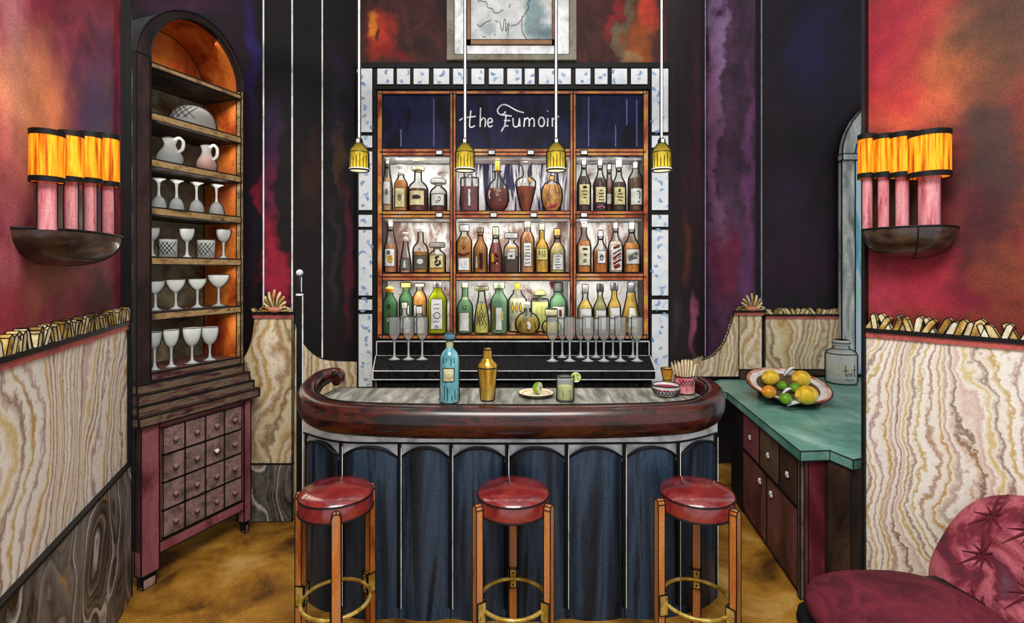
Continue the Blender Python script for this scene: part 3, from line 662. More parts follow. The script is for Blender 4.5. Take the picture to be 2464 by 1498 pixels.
# ------------------------------------------------------------------ back bar shelf unit
YU = 4.28; YUB = 4.60; ku = YU / F
ux = lambda px: xat(px, YU)
uz = lambda py: zat(py, YU)
unit = thing('bar_shelf_unit', 'orange wooden bottle shelves with dark navy upper panels on the back wall', 'shelf', (0, 0, 0))
XD = [908, 1090, 1379, 1560]
b = MB(); b.box(ux(908.5), ux(1559.5), YUB, YUB + .02, uz(815), uz(218)); part('backboard', b, M_BLACKW, unit)
for i, px in enumerate(XD):
    w = 7 if i in (1, 2) else 6; c = px + (6 if i == 0 else -6 if i == 3 else 0)
    b = MB(); b.box(ux(c - w), ux(c + w), YU, YU + .012, uz(815), uz(218), 0, .003)
    b.box(ux(c - 3) if i != 0 else ux(908.5), ux(c + 3) if i != 3 else ux(1559.5), YU + .015, YUB, uz(815), uz(218)) if i in (1, 2) else b.box(ux(908.5 if i == 0 else 1557.8), ux(910.2 if i == 0 else 1559.5), YU + .015, YUB, uz(815), uz(218))
    if i in (1, 2): b.box(ux(c - 1.6), ux(c + 1.6), YU - .006, YU, uz(815), uz(218), 1)
    part('upright', b, [M_OAK, INK], unit)
ROWB = [505, 655, 805]      # tops of the shelves the bottles stand on
RT = [359, 509, 659]        # rails above every row
for i in range(3):
    for a, (t0, t1) in enumerate(((RT[i] - 2, RT[i] + 15),)):
        b = MB()
        for c in range(3):
            b.box(ux(XD[c] + (12 if c == 0 else 7)), ux(XD[c+1] - (12 if c == 2 else 7)), YU + .002, YUB, uz(t1), uz(t0), 0, .003)
            b.box(ux(XD[c] + 5), ux(XD[c+1] - 5), YU - .003, YU + .004, uz((t0 + t1)/2 + 1.2), uz((t0 + t1)/2 - 1.2), 1)
        part('shelf_board', b, [M_OAK, INK], unit)
b = MB(); b.box(ux(912), ux(1556), YU + .001, YUB, uz(815), uz(805), 0, .004); part('shelf_board', b, [M_OAK, INK], unit)
b = MB(); b.box(ux(912), ux(1556), YU + .001, YU + .05, uz(226), uz(218), 0, .003); part('top_rail', b, [M_OAK, INK], unit)
for c in range(3):
    b = MB(); b.box(ux(XD[c] + (14 if c == 0 else 8)), ux(XD[c+1] - (14 if c == 2 else 8)), YU + .012, YU + .04, uz(357), uz(225), 0, .004); pn = part('navy_panel', b, [M_NAVY, INK], unit)
    if c == 1:
        Z = lambda x, y: Vector((ux(820 + x/3.005), YU + .008, uz(y/3.005)))
        ST = [[(940, 795), (930, 900), (945, 917), (970, 905)], [(905, 846), (976, 838)], [(855, 868), (880, 852)], [(1010, 775), (1007, 915)], [(1010, 872), (1030, 850), (1045, 864), (1042, 915)],
              [(1066, 885), (1095, 876), (1086, 853), (1068, 858), (1061, 890), (1075, 914), (1098, 903)], [(1325, 812), (1270, 795), (1215, 764), (1180, 752), (1150, 766), (1133, 795), (1146, 822), (1175, 822), (1192, 802)],
              [(1195, 822), (1190, 880), (1178, 920), (1160, 948)], [(1162, 828), (1236, 836)], [(1180, 868), (1226, 868)], [(1160, 948), (1182, 912), (1212, 906)], [(1245, 850), (1248, 900), (1264, 915), (1286, 900), (1291, 850), (1295, 913)],
              [(1324, 915), (1330, 848)], [(1330, 866), (1350, 849), (1363, 870), (1362, 912)], [(1363, 870), (1385, 850), (1399, 870), (1398, 914)], [(1452 + 21*math.cos(q), 878 + 33*math.sin(q)) for q in [i*PI/6 for i in range(13)]],
              [(1498, 850), (1496, 912)], [(1497, 798), (1497, 804)], [(1531, 913), (1530, 848)], [(1530, 868), (1550, 847), (1580, 838)]]
        b = MB()
        for s in ST: b.tube(catmull([Z(*p) for p in s], 4), .0068, 6)
        b.v = [(v[0], YU + .012 + (v[1] - YU - .008) * .35, v[2]) for v in b.v]
        part('sign_lettering', b, flat((232, 236, 238), .5, .3, 0, 0), pn)
    else:
        for (x, y0, y1) in (((1042, 236, 352), (963, 310, 352)) if c == 0 else ((1415, 232, 352), (1507, 238, 300), (1480, 300, 352), (1531, 240, 352))):
            b = MB(); b.box(ux(x), ux(x + 3), YU + .006, YU + .013, uz(y1), uz(y0)); part('painted_reflection', b, flat((92, 96, 140), .5, .3, 0, .3), pn)  # pale strips stand in for mirror-like reflections on the panel
CX = [(ux(910.8), ux(1086.2)), (ux(1093.8), ux(1375.2)), (ux(1382.8), ux(1557.2))]     # inner width of every compartment
LIN = [(M_COMPW, M_COMPN, M_COMPW), (M_COMPW, M_COMPW, M_COMPW), (M_COMPR, M_COMPR, M_COMPR)]
M_COMPW2 = wash('compartment_mauve', [(112, 86, 80), (150, 122, 114), (220, 222, 222), (226, 228, 228)], 5.5, (1.6, 1, .7), .15)
for i in range(3):
    for c in range(3):
        x0, x1 = CX[c]; z0 = uz(ROWB[i]) + .003; z1 = uz(RT[i] + 15)
        b = MB(); b.box(x0, x1, YUB - .012, YUB, z0, z1); part('back_panel', b, LIN[i][c] if i != 1 else M_COMPW2, unit)
        b = MB(); b.box(x0, x1, YU + .02, YUB - .012, z1 - .008, z1 - .002); b.box(x0, x1, YUB - .018, YUB - .012, z1 - .012, z1 - .002, 1); part('soffit_panel', b, [M_SOFN if i == 0 and c != 1 else M_COMPW if i == 0 else M_SOFW if i == 1 else M_COMPW, INK], unit)
        for xx, sg in ((x0, 1), (x1, -1)):
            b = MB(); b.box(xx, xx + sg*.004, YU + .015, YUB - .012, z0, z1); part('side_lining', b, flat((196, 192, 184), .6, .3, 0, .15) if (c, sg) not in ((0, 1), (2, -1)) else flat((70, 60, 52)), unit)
for px, py in ((1057, 367), (1183, 367), (1277, 367), (1405, 367), (1057, 517), (1188, 517), (1284, 517), (1405, 517)):
    b = MB(); b.box(ux(px - 8), ux(px + 8), YU - .012, YU + .004, uz(py + 5.5), uz(py - 5.5), 0, .003); part('shelf_clip', b, [WHITE, INK], unit)

# ---- glazed tile surround
ts = thing('tile_surround', 'black framed surround of white and blue tiles around the bottle shelves', 'tiles', (0, 0, 0))
b = MB(); b.box(ux(858), ux(906), YU, YUB + .02, .0, uz(150)); b.box(ux(1563), ux(1612), YU, YUB + .02, .0, uz(150)); b.box(ux(906), ux(1563), YU, YUB + .02, uz(215.5), uz(150))
for y in (160, 212): b.box(ux(858 if y < 200 else 903), ux(1612 if y < 200 else 1567), YU - .012, YU, uz(y + 3.5), uz(y - 3.5), 0)
part('tile_frame', b, INK, ts)
tl = MB(); dc = MB()
TR = []
xs = [(908, 948), (955, 988), (995, 1033), (1043, 1082), (1090, 1125), (1134, 1166), (1176, 1212), (1220, 1256), (1262, 1287), (1296, 1334), (1342, 1374), (1384, 1421), (1430, 1462), (1471, 1509), (1517, 1558)]
TR += [(a, b_, 165, 204) for a, b_ in xs]
for (a, b_) in ((863, 897), (1567, 1608)):
    for (y0, y1) in ((165, 319), (326, 356), (364, 506), (516, 546), (552, 711), (719, 746), (754, 930)): TR.append((a, b_, y0, y1))
for (a, b_, y0, y1) in TR:
    tl.box(ux(a), ux(b_), YU - .008, YU + .004, uz(y1), uz(y0), 0, .002)
    n = max(2, int((y1 - y0) / 17))
    for i in range(n):
        cx_, cy_ = R.uniform(a + 8, b_ - 8), y0 + (y1 - y0) * (i + .5) / n; rr = R.uniform(5, 10); a0 = R.uniform(0, 6.28); sp = R.uniform(1.2, 2.6)
        pp = [Vector((ux(cx_ + rr*math.cos(a0 + sp*q/5)), YU - .0085, uz(cy_ + rr*.9*math.sin(a0 + sp*q/5)))) for q in range(6)]
        dc.tube(pp, [.004, .010, .015, .014, .009, .003], 6)
dc.v = [(v[0], YU - .0085 + (v[1] - YU + .0085) * .12, v[2]) for v in dc.v]
part('tiles', tl, [M_TILE, INK], ts); part('blue_brushwork', dc, M_TBLUE, ts)

# ---- framed picture above the shelves
Yf = 4.27; fx = lambda p: xat(p, Yf); fz = lambda p: zat(p, Yf)
pic = thing('framed_picture', 'framed line drawing with white mount hanging above the bottle shelves', 'picture', (fx(1231), Yf, fz(148)))
O = Vector((fx(1231), Yf, fz(148)))
def pb(mb, x0, x1, y0, y1, z0, z1, mi=0, ink=0, im=1): return mb.box(fx(x0) - O.x, fx(x1) - O.x, y0, y1, fz(z0) - O.z, fz(z1) - O.z, mi, ink, im)
b = MB(); pb(b, 1076, 1094, -.03, .03, 147, -190); pb(b, 1369, 1386, -.03, .03, 147, -190); pb(b, 1094, 1369, -.03, .03, 147, 134); pb(b, 1094, 1369, -.03, .03, -190, -175)
b.tube([(fx(1094) - O.x, -.03, fz(-175) - O.z), (fx(1094) - O.x, -.03, fz(134) - O.z), (fx(1369) - O.x, -.03, fz(134) - O.z), (fx(1369) - O.x, -.03, fz(-175) - O.z)], .003, 6, 1)
part('outer_frame', b, [wash('pewter_frame', [(92, 86, 70), (128, 122, 104), (142, 138, 122)], 7, grain=.25), INK], pic)
b = MB(); pb(b, 1094, 1369, -.012, .02, 134, -175); part('mount', b, WHITE, pic)
b = MB(); pb(b, 1124, 1133, -.024, -.01, 110, -150, 0, .002); pb(b, 1328, 1337, -.024, -.01, 110, -150, 0, .002); pb(b, 1124, 1337, -.024, -.01, 110, 98, 0, .002)
part('inner_frame', b, [wash('tan_frame', [(120, 84, 52), (160, 124, 86)], 7, grain=.2), INK], pic)
b = MB(); pb(b, 1133, 1328, -.016, -.01, 98, -150)
ink = MB()
Q = lambda x, y: Vector((fx(820 + x/3.005) - O.x, -.017, fz(y/3.005) - O.z))
for s in ([(990, 14), (1050, 22), (1062, 60), (1095, 70), (1110, 98), (1140, 100), (1175, 76)], [(985, 178), (1010, 198), (1045, 170), (1090, 152)], [(1150, 160), (1168, 235), (1180, 160), (1190, 150), (1196, 235), (1210, 180), (1216, 190), (1205, 272)],
          [(1230, 192), (1280, 180), (1330, 110), (1360, 60), (1350, 30), (1390, -10)], [(1312, 120), (1310, 230), (1358, 306)], [(1025, 268), (1040, 276), (1050, 266)], [(1118, 158), (1138, 166)], [(1222, 35), (1222, 65)], [(1110, 268), (1118, 250)]):
    ink.tube(catmull([Q(*p) for p in s], 4), .0022, 5)
pt = part('drawing', b, wash('drawing_wash', [(180, 190, 190), (210, 212, 210), (216, 218, 214)], 5, grain=.2, spots=[(fx(1290) - O.x, fz(40) - O.z, .1, .3, (116, 142, 146), .9), (fx(1315) - O.x, fz(80) - O.z, .06, .12, (84, 116, 128), .8), (fx(1170) - O.x, fz(75) - O.z, .1, .1, (150, 164, 170), .7)]), pic)
part('ink_lines', ink, INK, pt)

# ---- black stone back counter under the shelves
bc = thing('back_counter', 'black stone back counter with white edges below the bottle shelves', 'counter', (0, 0, 0))
ZC = 1.142
b = MB(); b.box(ux(908.5), ux(1559.5), 4.25, 4.27, ZC, uz(820), 0, .004); part('backsplash', b, [M_STONE, flat((205, 208, 208), .5, .3, 0, .1)], bc)
b = MB(); b.prism([(xat(897, 3.6), 3.6), (xat(1578, 3.6), 3.6), (ux(1562), 4.252), (ux(906), 4.252)], ZC - .06, ZC, 'z', 0, .004); part('worktop', b, [M_STONE, flat((205, 208, 208), .5, .3, 0, .1)], bc)
b = MB(); b.prism([(xat(905, 3.63), 3.63), (xat(1568, 3.63), 3.63), (ux(1558), 4.252), (ux(910), 4.252)], ZC - .14, ZC - .06, 'z', 0, .0022); part('upper_riser', b, [M_STONE, flat((160, 160, 160), .5, .3, 0, .1)], bc)
b = MB(); b.prism([(xat(893, 3.66), 3.7), (xat(905, 3.66), 3.64), (xat(1565, 3.66), 3.64), (ux(1558), 4.252), (ux(910), 4.252)], 0, ZC - .14, 'z', 0, .002); part('cupboard_front', b, [wash('slate_front', [(14, 12, 14), (30, 24, 26), (44, 32, 34)], 4, grain=.2), INK], bc)

# ------------------------------------------------------------------ the bar
bar = thing('bar_counter', 'bar with scrolled mahogany rim, zinc top and dark blue fluted front', 'bar', (0, 0, 0))
ZB = 1.116
def sweep(pts, rh, rv, n=6, seg=16, ex=2.5):
    P = catmull(pts, n); H = [v.x for v in catmull([(a, 0, 0) for a in rh], n)]; V = [v.x for v in catmull([(a, 0, 0) for a in rv], n)]
    rows = []
    for i, p in enumerate(P):
        a = P[max(0, i-1)]; c = P[min(len(P)-1, i+1)]; t = (c - a); t.z = 0
        t = t.normalized() if t.length > 1e-6 else Vector((1, 0, 0)); s = Vector((t.y, -t.x, 0)); row = []
        for j in range(seg + 1):
            q = 2*PI*j/seg; cc, ss = math.cos(q), math.sin(q)
            k = (abs(cc)**ex + abs(ss)**ex)**(-1/ex)
            row.append(p + s*(cc*k*H[i]) + Vector((0, 0, ss*k*V[i])))
        rows.append(row)
    return rows
RP = [(-1.035, 3.055, 1.195), (-1.03, 3.10, 1.212), (-1.085, 3.125, 1.212), (-1.145, 3.06, 1.185), (-1.155, 2.95, 1.13), (-1.09, 2.84, 1.085), (-.93, 2.765, 1.058), (-.55, 2.725, 1.05), (0, 2.715, 1.048),
      (.55, 2.725, 1.05), (.93, 2.765, 1.058), (1.09, 2.85, 1.085), (1.15, 2.97, 1.125), (1.125, 3.09, 1.158), (1.06, 3.15, 1.168)]
RHH = [.030, .034, .036, .044, .058, .062, .066, .068, .070, .068, .066, .062, .056, .042, .02]
RVV = [.034, .038, .042, .054, .070, .080, .082, .084, .084, .084, .082, .080, .068, .05, .025]
rows = sweep(RP, RHH, RVV)
b = MB(); b.strip(rows, 0)
for rw_ in (rows[0], rows[-1]):
    c = sum((Vector(p) for p in rw_[:-1]), Vector()) / (len(rw_) - 1); n = len(b.v); b.add([c] + rw_, [(0, j, j+1) for j in range(1, len(rw_))], 0)
part('rim', b, [M_MAHOG, INK], bar)
b = MB(); P = catmull(RP[3:-1], 6); H = [v.x for v in catmull([(a, 0, 0) for a in RHH[3:-1]], 6)]; V = [v.x for v in catmull([(a, 0, 0) for a in RVV[3:-1]], 6)]
up = []; 
for i, p in enumerate(P):
    t = P[min(i+1, len(P)-1)] - P[max(0, i-1)]; t.z = 0; t.normalize(); s = Vector((-t.y, t.x, 0))
    up.append(p + s*H[i]*.62 + Vector((0, 0, V[i]*.93)))
b.tube(up, .0045, 6); part('rim_seam', b, INK, bar)
# top
tp = [(-1.07, 3.2), (-1.10, 3.0), (-1.04, 2.88), (-.9, 2.79), (-.55, 2.74), (0, 2.73), (.55, 2.74), (.9, 2.79), (1.04, 2.88), (1.10, 3.0), (1.06, 3.2)]
b = MB(); b.prism(tp, ZB - .03, ZB, 'z', 0, .003); part('bar_top', b, [M_ZINC, INK], bar)
# body, fascia, flutes
front = [(-1.16, 2.95), (-.916, 2.80), (-.598, 2.78), (-.324, 2.775), (-.027, 2.772), (.289, 2.775), (.596, 2.78), (.889, 2.80), (1.15, 2.955)]
body = [(x*.985, y + .02) for x, y in front] + [(1.13, 3.2), (-1.14, 3.2)]
b = MB(); b.prism(body, 0, .95, 'z', 0); part('body', b, M_BLACKW, bar)
def ribbon(pts, off, z0, z1, mi=0, mb=None, th=.02):
    mb = mb or MB(); P = [Vector((x, y, 0)) for x, y in pts]; rows = []
    for i, p in enumerate(P):
        t = P[min(i+1, len(P)-1)] - P[max(0, i-1)]; t.normalize(); s = Vector((t.y, -t.x, 0))
        q = p + s*off; q2 = p + s*(off - th)
        rows.append([Vector((q2.x, q2.y, z0)), Vector((q.x, q.y, z0)), Vector((q.x, q.y, z1)), Vector((q2.x, q2.y, z1))])
    mb.strip(rows, mi, False); return mb
fr = [(p.x, p.y) for p in catmull([(x, y, 0) for x, y in front], 6)]
b = ribbon(fr, .022, .925, .99); P = [Vector((x, y, 0)) for x, y in fr]
ln = []
for i, p in enumerate(P):
    t = P[min(i+1, len(P)-1)] - P[max(0, i-1)]; t.normalize(); s = Vector((t.y, -t.x, 0)); ln.append(p + s*.024)
b.tube([Vector((p.x, p.y, .924)) for p in ln], .0055, 6, 1)
part('fascia', b, [WHITE, INK], bar)
b = ribbon(fr, .006, .82, .925); part('spandrel_band', b, WHITE, bar)
for i in range(8):
    p0 = Vector((front[i][0], front[i][1], 0)); p1 = Vector((front[i+1][0], front[i+1][1], 0)); d = p1 - p0; L = d.length; t = d / L; s = Vector((t.y, -t.x, 0))
    b = MB(); rows = []; top = []
    for j in range(17):
        u = -1 + 2*j/16; w = .5 + u*(.5 - .012/L); c = p0 + d*w + s*(.009 + .042*math.sqrt(max(0, 1 - u*u*.98)))
        zt = .905 - .058*abs(u)**2.4
        rows.append([Vector((c.x, c.y, 0)), Vector((c.x, c.y, .3)), Vector((c.x, c.y, .6)), Vector((c.x, c.y, zt))]); top.append(Vector((c.x, c.y, zt)))
        cb_ = p0 + d*w + s*.004; rows[-1].append(Vector((cb_.x, cb_.y, zt)))
    b.strip(rows, 0, True); b.tube(top, .006, 6, 1)
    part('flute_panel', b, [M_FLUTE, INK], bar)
for i, (x, y) in enumerate(front):
    b = MB(); b.tube([(x, y - .022, 0), (x, y - .022, .925)], .0095, 8); b.tube([(x + .0105, y - .027, 0), (x + .0105, y - .027, .90)], .0026, 6, 1)  # white line beside each bar is a painted highlight
    part('divider', b, [INK, WHITE], bar)
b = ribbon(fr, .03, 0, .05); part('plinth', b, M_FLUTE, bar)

# ------------------------------------------------------------------ bar stools
def stool(label, px, Y, rot, tops):
    t = thing('bar_stool', label, 'stool', (xat(px, Y), Y, 0), 0, 'bar stools in front of the bar'); r = .172
    b = MB(); b.lathe([(0, .70), (r*.97, .70), (r, .705), (r*1.005, .765), (r*.99, .772), (0, .772)], seg=40); part('seat', b, M_LEATH, t)
    b = MB(); b.lathe([(r*.99, .768), (r*1.0, .776), (r*.93, .79), (r*.6, .803), (0, .808)], seg=40); b.tube([(r*1.008*math.cos(q), r*1.008*math.sin(q), .771) for q in [i*PI/20 for i in range(40)]], .0035, 6, 1, True)
    b.tube([(r*1.0*math.cos(q), r*1.0*math.sin(q), .700) for q in [i*PI/20 for i in range(40)]], .005, 6, 1, True); part('cushion', b, [M_LEATH, INK], t)
    for q in range(3):
        a = rot + q*2*PI/3; c, s = math.cos(a), math.sin(a); w = .021; b = MB(); rr = r + .001
        pr = [(-w, 0), (w, 0), (w, .735), (w*.7, .752), (0, .758), (-w*.7, .752), (-w, .735)]
        b.prism(pr, rr, rr + .034, 'y', 0, .0026)
        b.v = [(v[1]*c - v[0]*s, v[1]*s + v[0]*c, v[2]) for v in b.v]
        part('leg', b, [M_LEGW, INK], t)
    zr = .262; r2 = r - .012
    b = MB(); b.tube([(r2*math.cos(q), r2*math.sin(q), zr) for q in [i*PI/22 for i in range(44)]], .0095, 10, 0, True); part('foot_ring', b, M_BRASS, t)
    for q in range(3):
        a = rot + q*2*PI/3; c, s = math.cos(a), math.sin(a); b = MB(); b.box(-.017, .017, r - .014, r + .001, zr - .045, zr + .05, 0, .002); b.ball((0, r - .014, zr + .032), .005, mi=1, seg=8, rings=5); b.ball((0, r - .014, zr - .03), .005, mi=1, seg=8, rings=5)
        for sx in (-1, 1): b.box(sx*.022, sx*.026, r - .012, r + .03, zr - .045, zr + .05, 0, .0015)
        b.v = [(v[1]*c - v[0]*s, v[1]*s + v[0]*c, v[2]) for v in b.v]
        part('ring_bracket', b, [M_BRASS, INK], t)
    return t
stool('bar stool with a leg at the front, by the black pole', 809, 2.5, math.atan2(-2.5, .846), 0)
stool('bar stool at the middle of the bar front', 1235, 2.5, PI/2 + .0, 0)
stool('bar stool beside the green topped cabinet', 1676, 2.5, math.atan2(2.5, .888), 0)

# ------------------------------------------------------------------ pendant lamps
def pendant(label, px, Y=2.95):
    k = Y / F; zb = zat(411, Y); t = thing('pendant_lamp', label, 'lamp', (xat(px, Y), Y, zb), 0, 'pendant lamps over the bar'); H = 75*k; r = 22.5*k
    b = MB(); b.lathe([(r, 0), (r*1.0, H*.56), (r*.9, H*.68), (r*.42, H*.86), (r*.34, H*.9)], seg=32)
    b.lathe([(r*.95, .002), (r*.95, H*.56), (r*.85, H*.67), (r*.38, H*.85)], seg=32)
    for z, q in ((.002, r*1.01), (H*.05, r*1.01), (H*.58, r*1.0)): b.tube([(q*math.cos(a), q*math.sin(a), z) for a in [i*PI/16 for i in range(32)]], .0045 if z < .1*H else .002, 6, 1 if z < .02*H or z > .1*H else 2, True)
    b.seams([(r, 0), (r, H*.56), (r*.9, H*.68), (r*.42, H*.86), (r*.34, H*.9)], .0045, 1, ang=-math.atan2(xat(px, Y), Y))
    part('lamp_shade', b, [G_OLIVE, INK, WHITE], t)
    b = MB()
    for i in range(9):
        a = -PI/2 + (i - 4)*.36; b.tube([(r*1.01*math.cos(a), r*1.01*math.sin(a), H*.07), (r*1.01*math.cos(a), r*1.01*math.sin(a), H*(.4 + .06*((i*7) % 3)))], .0022, 5)
    part('shade_ribs', b, INK, t)
    b = MB(); b.lathe([(0, H*.86), (r*.4, H*.86), (r*.4, H*.98), (r*.3, H*1.04), (0, H*1.05)], seg=20); b.box(-r*.16, r*.16, -r*.42, -r*.36, H*.88, H*1.0, 1); part('lamp_cap', b, [INK, WHITE], t)
    b = MB(); b.ball((0, 0, H*.52), r*.42, r*.42, r*.5); part('bulb', b, M_BULB, t)
    b = MB(); b.tube([(0, 0, H*1.03), (0, 0, 3.56 - zb)], 2.6*k, 8); b.tube([(-3.2*k, .006, H*1.03), (-3.2*k, .006, 3.56 - zb)], 1.2*k, 6, 1); b.tube([(3.2*k, .006, H*1.03), (3.2*k, .006, 3.56 - zb)], 1.2*k, 6, 1); part('cord', b, [WHITE, INK], t)
    lamp('pendant_light', 'POINT', (xat(px, Y), Y, zb + .02), 1.3, (1, .9, .68), .03)
M_BULB = emit('bulb_glow', (255, 244, 222), 1.6)
for px, l in ((864, 'olive glass pendant lamp over the left end of the bar'), (1119, 'olive glass pendant lamp hanging before the sign, left of the lettering'), (1338, 'olive glass pendant lamp whose cord crosses the end of the sign lettering'), (1592, 'olive glass pendant lamp over the right end of the bar')):
    pendant(l, px)

# ------------------------------------------------------------------ wall sconces
def shade_mat():
    t = NT('sconce_shade_glow'); v = t.coords((1, 1, .05)); n = t.noise(v, 75, 2, .6)
    c = t.ramp(n.outputs['Fac'], [(.34, lin((150, 64, 12))), (.42, lin((206, 98, 12))), (.5, lin((232, 134, 18))), (.62, lin((248, 170, 40))), (.72, lin((226, 122, 18)))])
    c = t.grain(c, .2)
    t.bsdf(c, .7, 0, .1, em=c, es=.42); return t.m
M_SHADE = shade_mat()
def sconce(label, wall, lamps, yt, yb, tube_b, bowl_px, bowl_y, boff, boff_d=.10):
    """lamps: (pixel centre, pixel width, distance off the wall)"""
    first = None; info = []
    for (px, w, off) in lamps:
        x, _ = wall.hit(px, 600, -off); p = wall.world(x, -off, 0); info.append((x, off, p.y / F, w))
    x0, _ = wall.hit(bowl_px[0], 600, -boff); x1, _ = wall.hit(bowl_px[1], 600, -boff)
    t = thing('wall_sconce', label, 'wall lamp', wall.world((x0 + x1)/2, 0, 0), wall.rot, 'wall sconces'); xc = (x0 + x1)/2
    ym = sum(i[2] for i in info)/len(info)
    zt_b = EYE - (bowl_y[0] - HY)*ym; zb_b = EYE - (bowl_y[1] - HY)*ym
    # bowl: half boat on the wall
    b = MB(); rows = []; hx = (x1 - x0)/2; D = max(i[1] for i in info) + boff_d; H = zt_b - zb_b
    for i in range(9):
        e = i/8; sc = math.cos(e*PI/2*.96)**.7; z = zt_b - H*math.sin(e*PI/2*.98)
        rows.append([Vector((hx*sc*(-math.cos(PI*j/20) if abs(math.cos(PI*j/20)) > 0 else 0)*1.0, -D*sc*abs(math.sin(PI*j/20))**.55 - .001, z)) for j in range(21)])
    b.strip(rows, 0, True)
    b.add([v + Vector((0, 0, -.004)) for v in rows[0]], [tuple(range(20, -1, -1))], 1)
    b.tube(rows[0], .005, 6, 1); b.tube([r[13] for r in rows], .003, 6, 1)
    part('bowl', b, [M_BOWL, INK], t)
    z_s0 = EYE - (yb - HY)*ym; z_s1 = EYE - (yt - HY)*ym
    b = MB(); xa = min(i[0] for i in info) - xc; xb = max(i[0] for i in info) - xc; b.box(xa + .24 if boff_d < .09 else xa, xb + .02, -.03, 0, zt_b, z_s0 + .02, 0); part('backplate', b, M_TUBE, t)
    for q, (x, off, k, w) in enumerate(info):
        r = w*k/2; zt_ = EYE - (lamps_top[id(lamps)][q][0] - HY)*k; zb_ = EYE - (lamps_top[id(lamps)][q][1] - HY)*k; c = (x - xc, -off, 0)
        b = MB(); b.lathe([(r, zb_), (r, zt_)], c, 28); b.lathe([(r*.97, zt_), (r*.97, zb_)], c, 28); s = part('lamp_shade', b, M_SHADE, t)
        bh = 13*k
        for (z0, z1) in ((zt_ - bh*.8, zt_ + .004), (zb_ - .004, zb_ + bh*.8)):
            b = MB(); b.lathe([(r*.98, z0), (r*1.025, z0), (r*1.025, z1), (r*.98, z1), (r*.98, z0)], c, 28)
            part('shade_band', b, INK, s)
        b = MB(); rt = r*.52; b.lathe([(rt, zt_b - .01), (rt, zb_ + .01), (0, zb_ + .01)], c, 20, 0); pw = wall.world(x, -off, 0); b.seams([(rt, zt_b), (rt, zb_)], .003, 1, c, -math.atan2(pw.x, pw.y) - wall.rot)
        part('lamp_tube', b, [M_PINK, INK], t)
        if q in (0, 2):
            p = wall.world(x, -off, (zt_ + zb_)/2); 
            lamp('sconce_light', 'POINT', wall.world(x, -off - .0, zt_ + .10), .5, (1, .62, .25), .05)
lamps_top = {}
LL = [(114, 68, .13), (171, 50, .13), (217, 47, .13), (260, 46, .12)]; lamps_top[id(LL)] = [(318, 437), (320, 437), (322, 440), (326, 448)]
sconce('wall sconce with four orange shades on the wall left of the arched cabinet', LW, LL, 318, 445, 550, (128, 284), (560, 638), .12, .07)
RL = [(2087, 40, .11), (2126, 44, .11), (2171, 52, .11), (2236, 84, .12)]; lamps_top[id(RL)] = [(326, 428), (326, 426), (322, 426), (320, 426)]
sconce('wall sconce with four orange shades on the wall right of the arched mirror', RW, RL, 318, 430, 550, (2068, 2290), (550, 622), .12)

# ------------------------------------------------------------------ green topped cabinet on the right
ZK = .84
gt = thing('green_worktop', 'green marble worktop with stepped corner on the burgundy cabinet', 'worktop', (0, 0, ZK))
poly = [(1.593, 2.87), (1.765, 2.885), (1.80, 2.74), (1.95, 2.80), (3.3, 4.2), (3.3, 4.86), (2.35, 4.86), (2.35, 4.76), (1.90, 4.76), (1.78, 4.64), (1.70, 4.42), (1.76, 4.24)]
b = MB(); b.prism(poly, -.055, 0, 'z', 0, .0035); part('slab', b, [M_TEAL, INK], gt)
KO = Vector((1.625, 2.915, 0)); KU = Vector((1.80 - 1.625, 4.24 - 2.915, 0)); KL = KU.length; KU.normalize(); KR = math.atan2(KU.y, KU.x)
kc = thing('drawer_cabinet', 'burgundy and brown cabinet with white flower knobs under the green worktop', 'cabinet', KO, KR)
# local x along the front (away from camera), local -y into the cabinet (right), +y faces the bar
b = MB(); b.box(.02, KL, -.5, -.004, .0, ZK - .062); part('carcass', b, M_BROWN, kc)
b = MB(); b.box(-.012, .02, -.03, .012, .0, ZK - .062, 0, .003); part('corner_post', b, [wash('post_wood', [(70, 58, 52), (120, 104, 94)], 6, grain=.2), INK], kc)
FL = flat((232, 234, 232), .5, .3, 0, .05)
def flower(parent, x, z, r=.017):
    b = MB(); b.ball((0, .012, 0), r*.5, r*.5, r*.5, 1, 10, 6)
    for q in range(4): b.ball((r*.75*math.cos(q*PI/2 + .5), .008, r*.75*math.sin(q*PI/2 + .5)), r*.55, r*.3, r*.55, 0, 10, 6)
    b.tube([(0, -.004, 0), (0, .01, 0)], r*.3, 8, 1); part('knob', b, [FL, flat((180, 180, 176))], parent, loc=(x, .008, z))
for (x0, x1, m) in ((.03, .30, M_BROWN), (.31, .66, wash('brown_drawer', [(62, 46, 32), (96, 74, 54), (110, 84, 60)], 4, grain=.3)), (.67, 1.03, wash('rose_drawer', [(110, 52, 58), (140, 78, 82), (120, 60, 66)], 4, grain=.3))):
    b = MB(); b.box(x0, x1, -.004, .008, .50, ZK - .066, 0, .0026); d = part('drawer', b, [m, INK], kc); flower(d, (x0 + x1)/2, .63)
for (x0, x1, kx) in ((.03, .52, .43), (.53, 1.03, .64)):
    b = MB(); b.box(x0, x1, -.004, .008, .03, .485, 0, .0026); d = part('door', b, [M_DOORP, INK], kc); flower(d, kx, .40, .019)
b = MB(); b.box(1.04, KL, -.004, .01, 0, ZK - .062); part('shade_panel', b, M_BLACKW, kc)  # black panel added to stand in for the shaded gap beside the bar
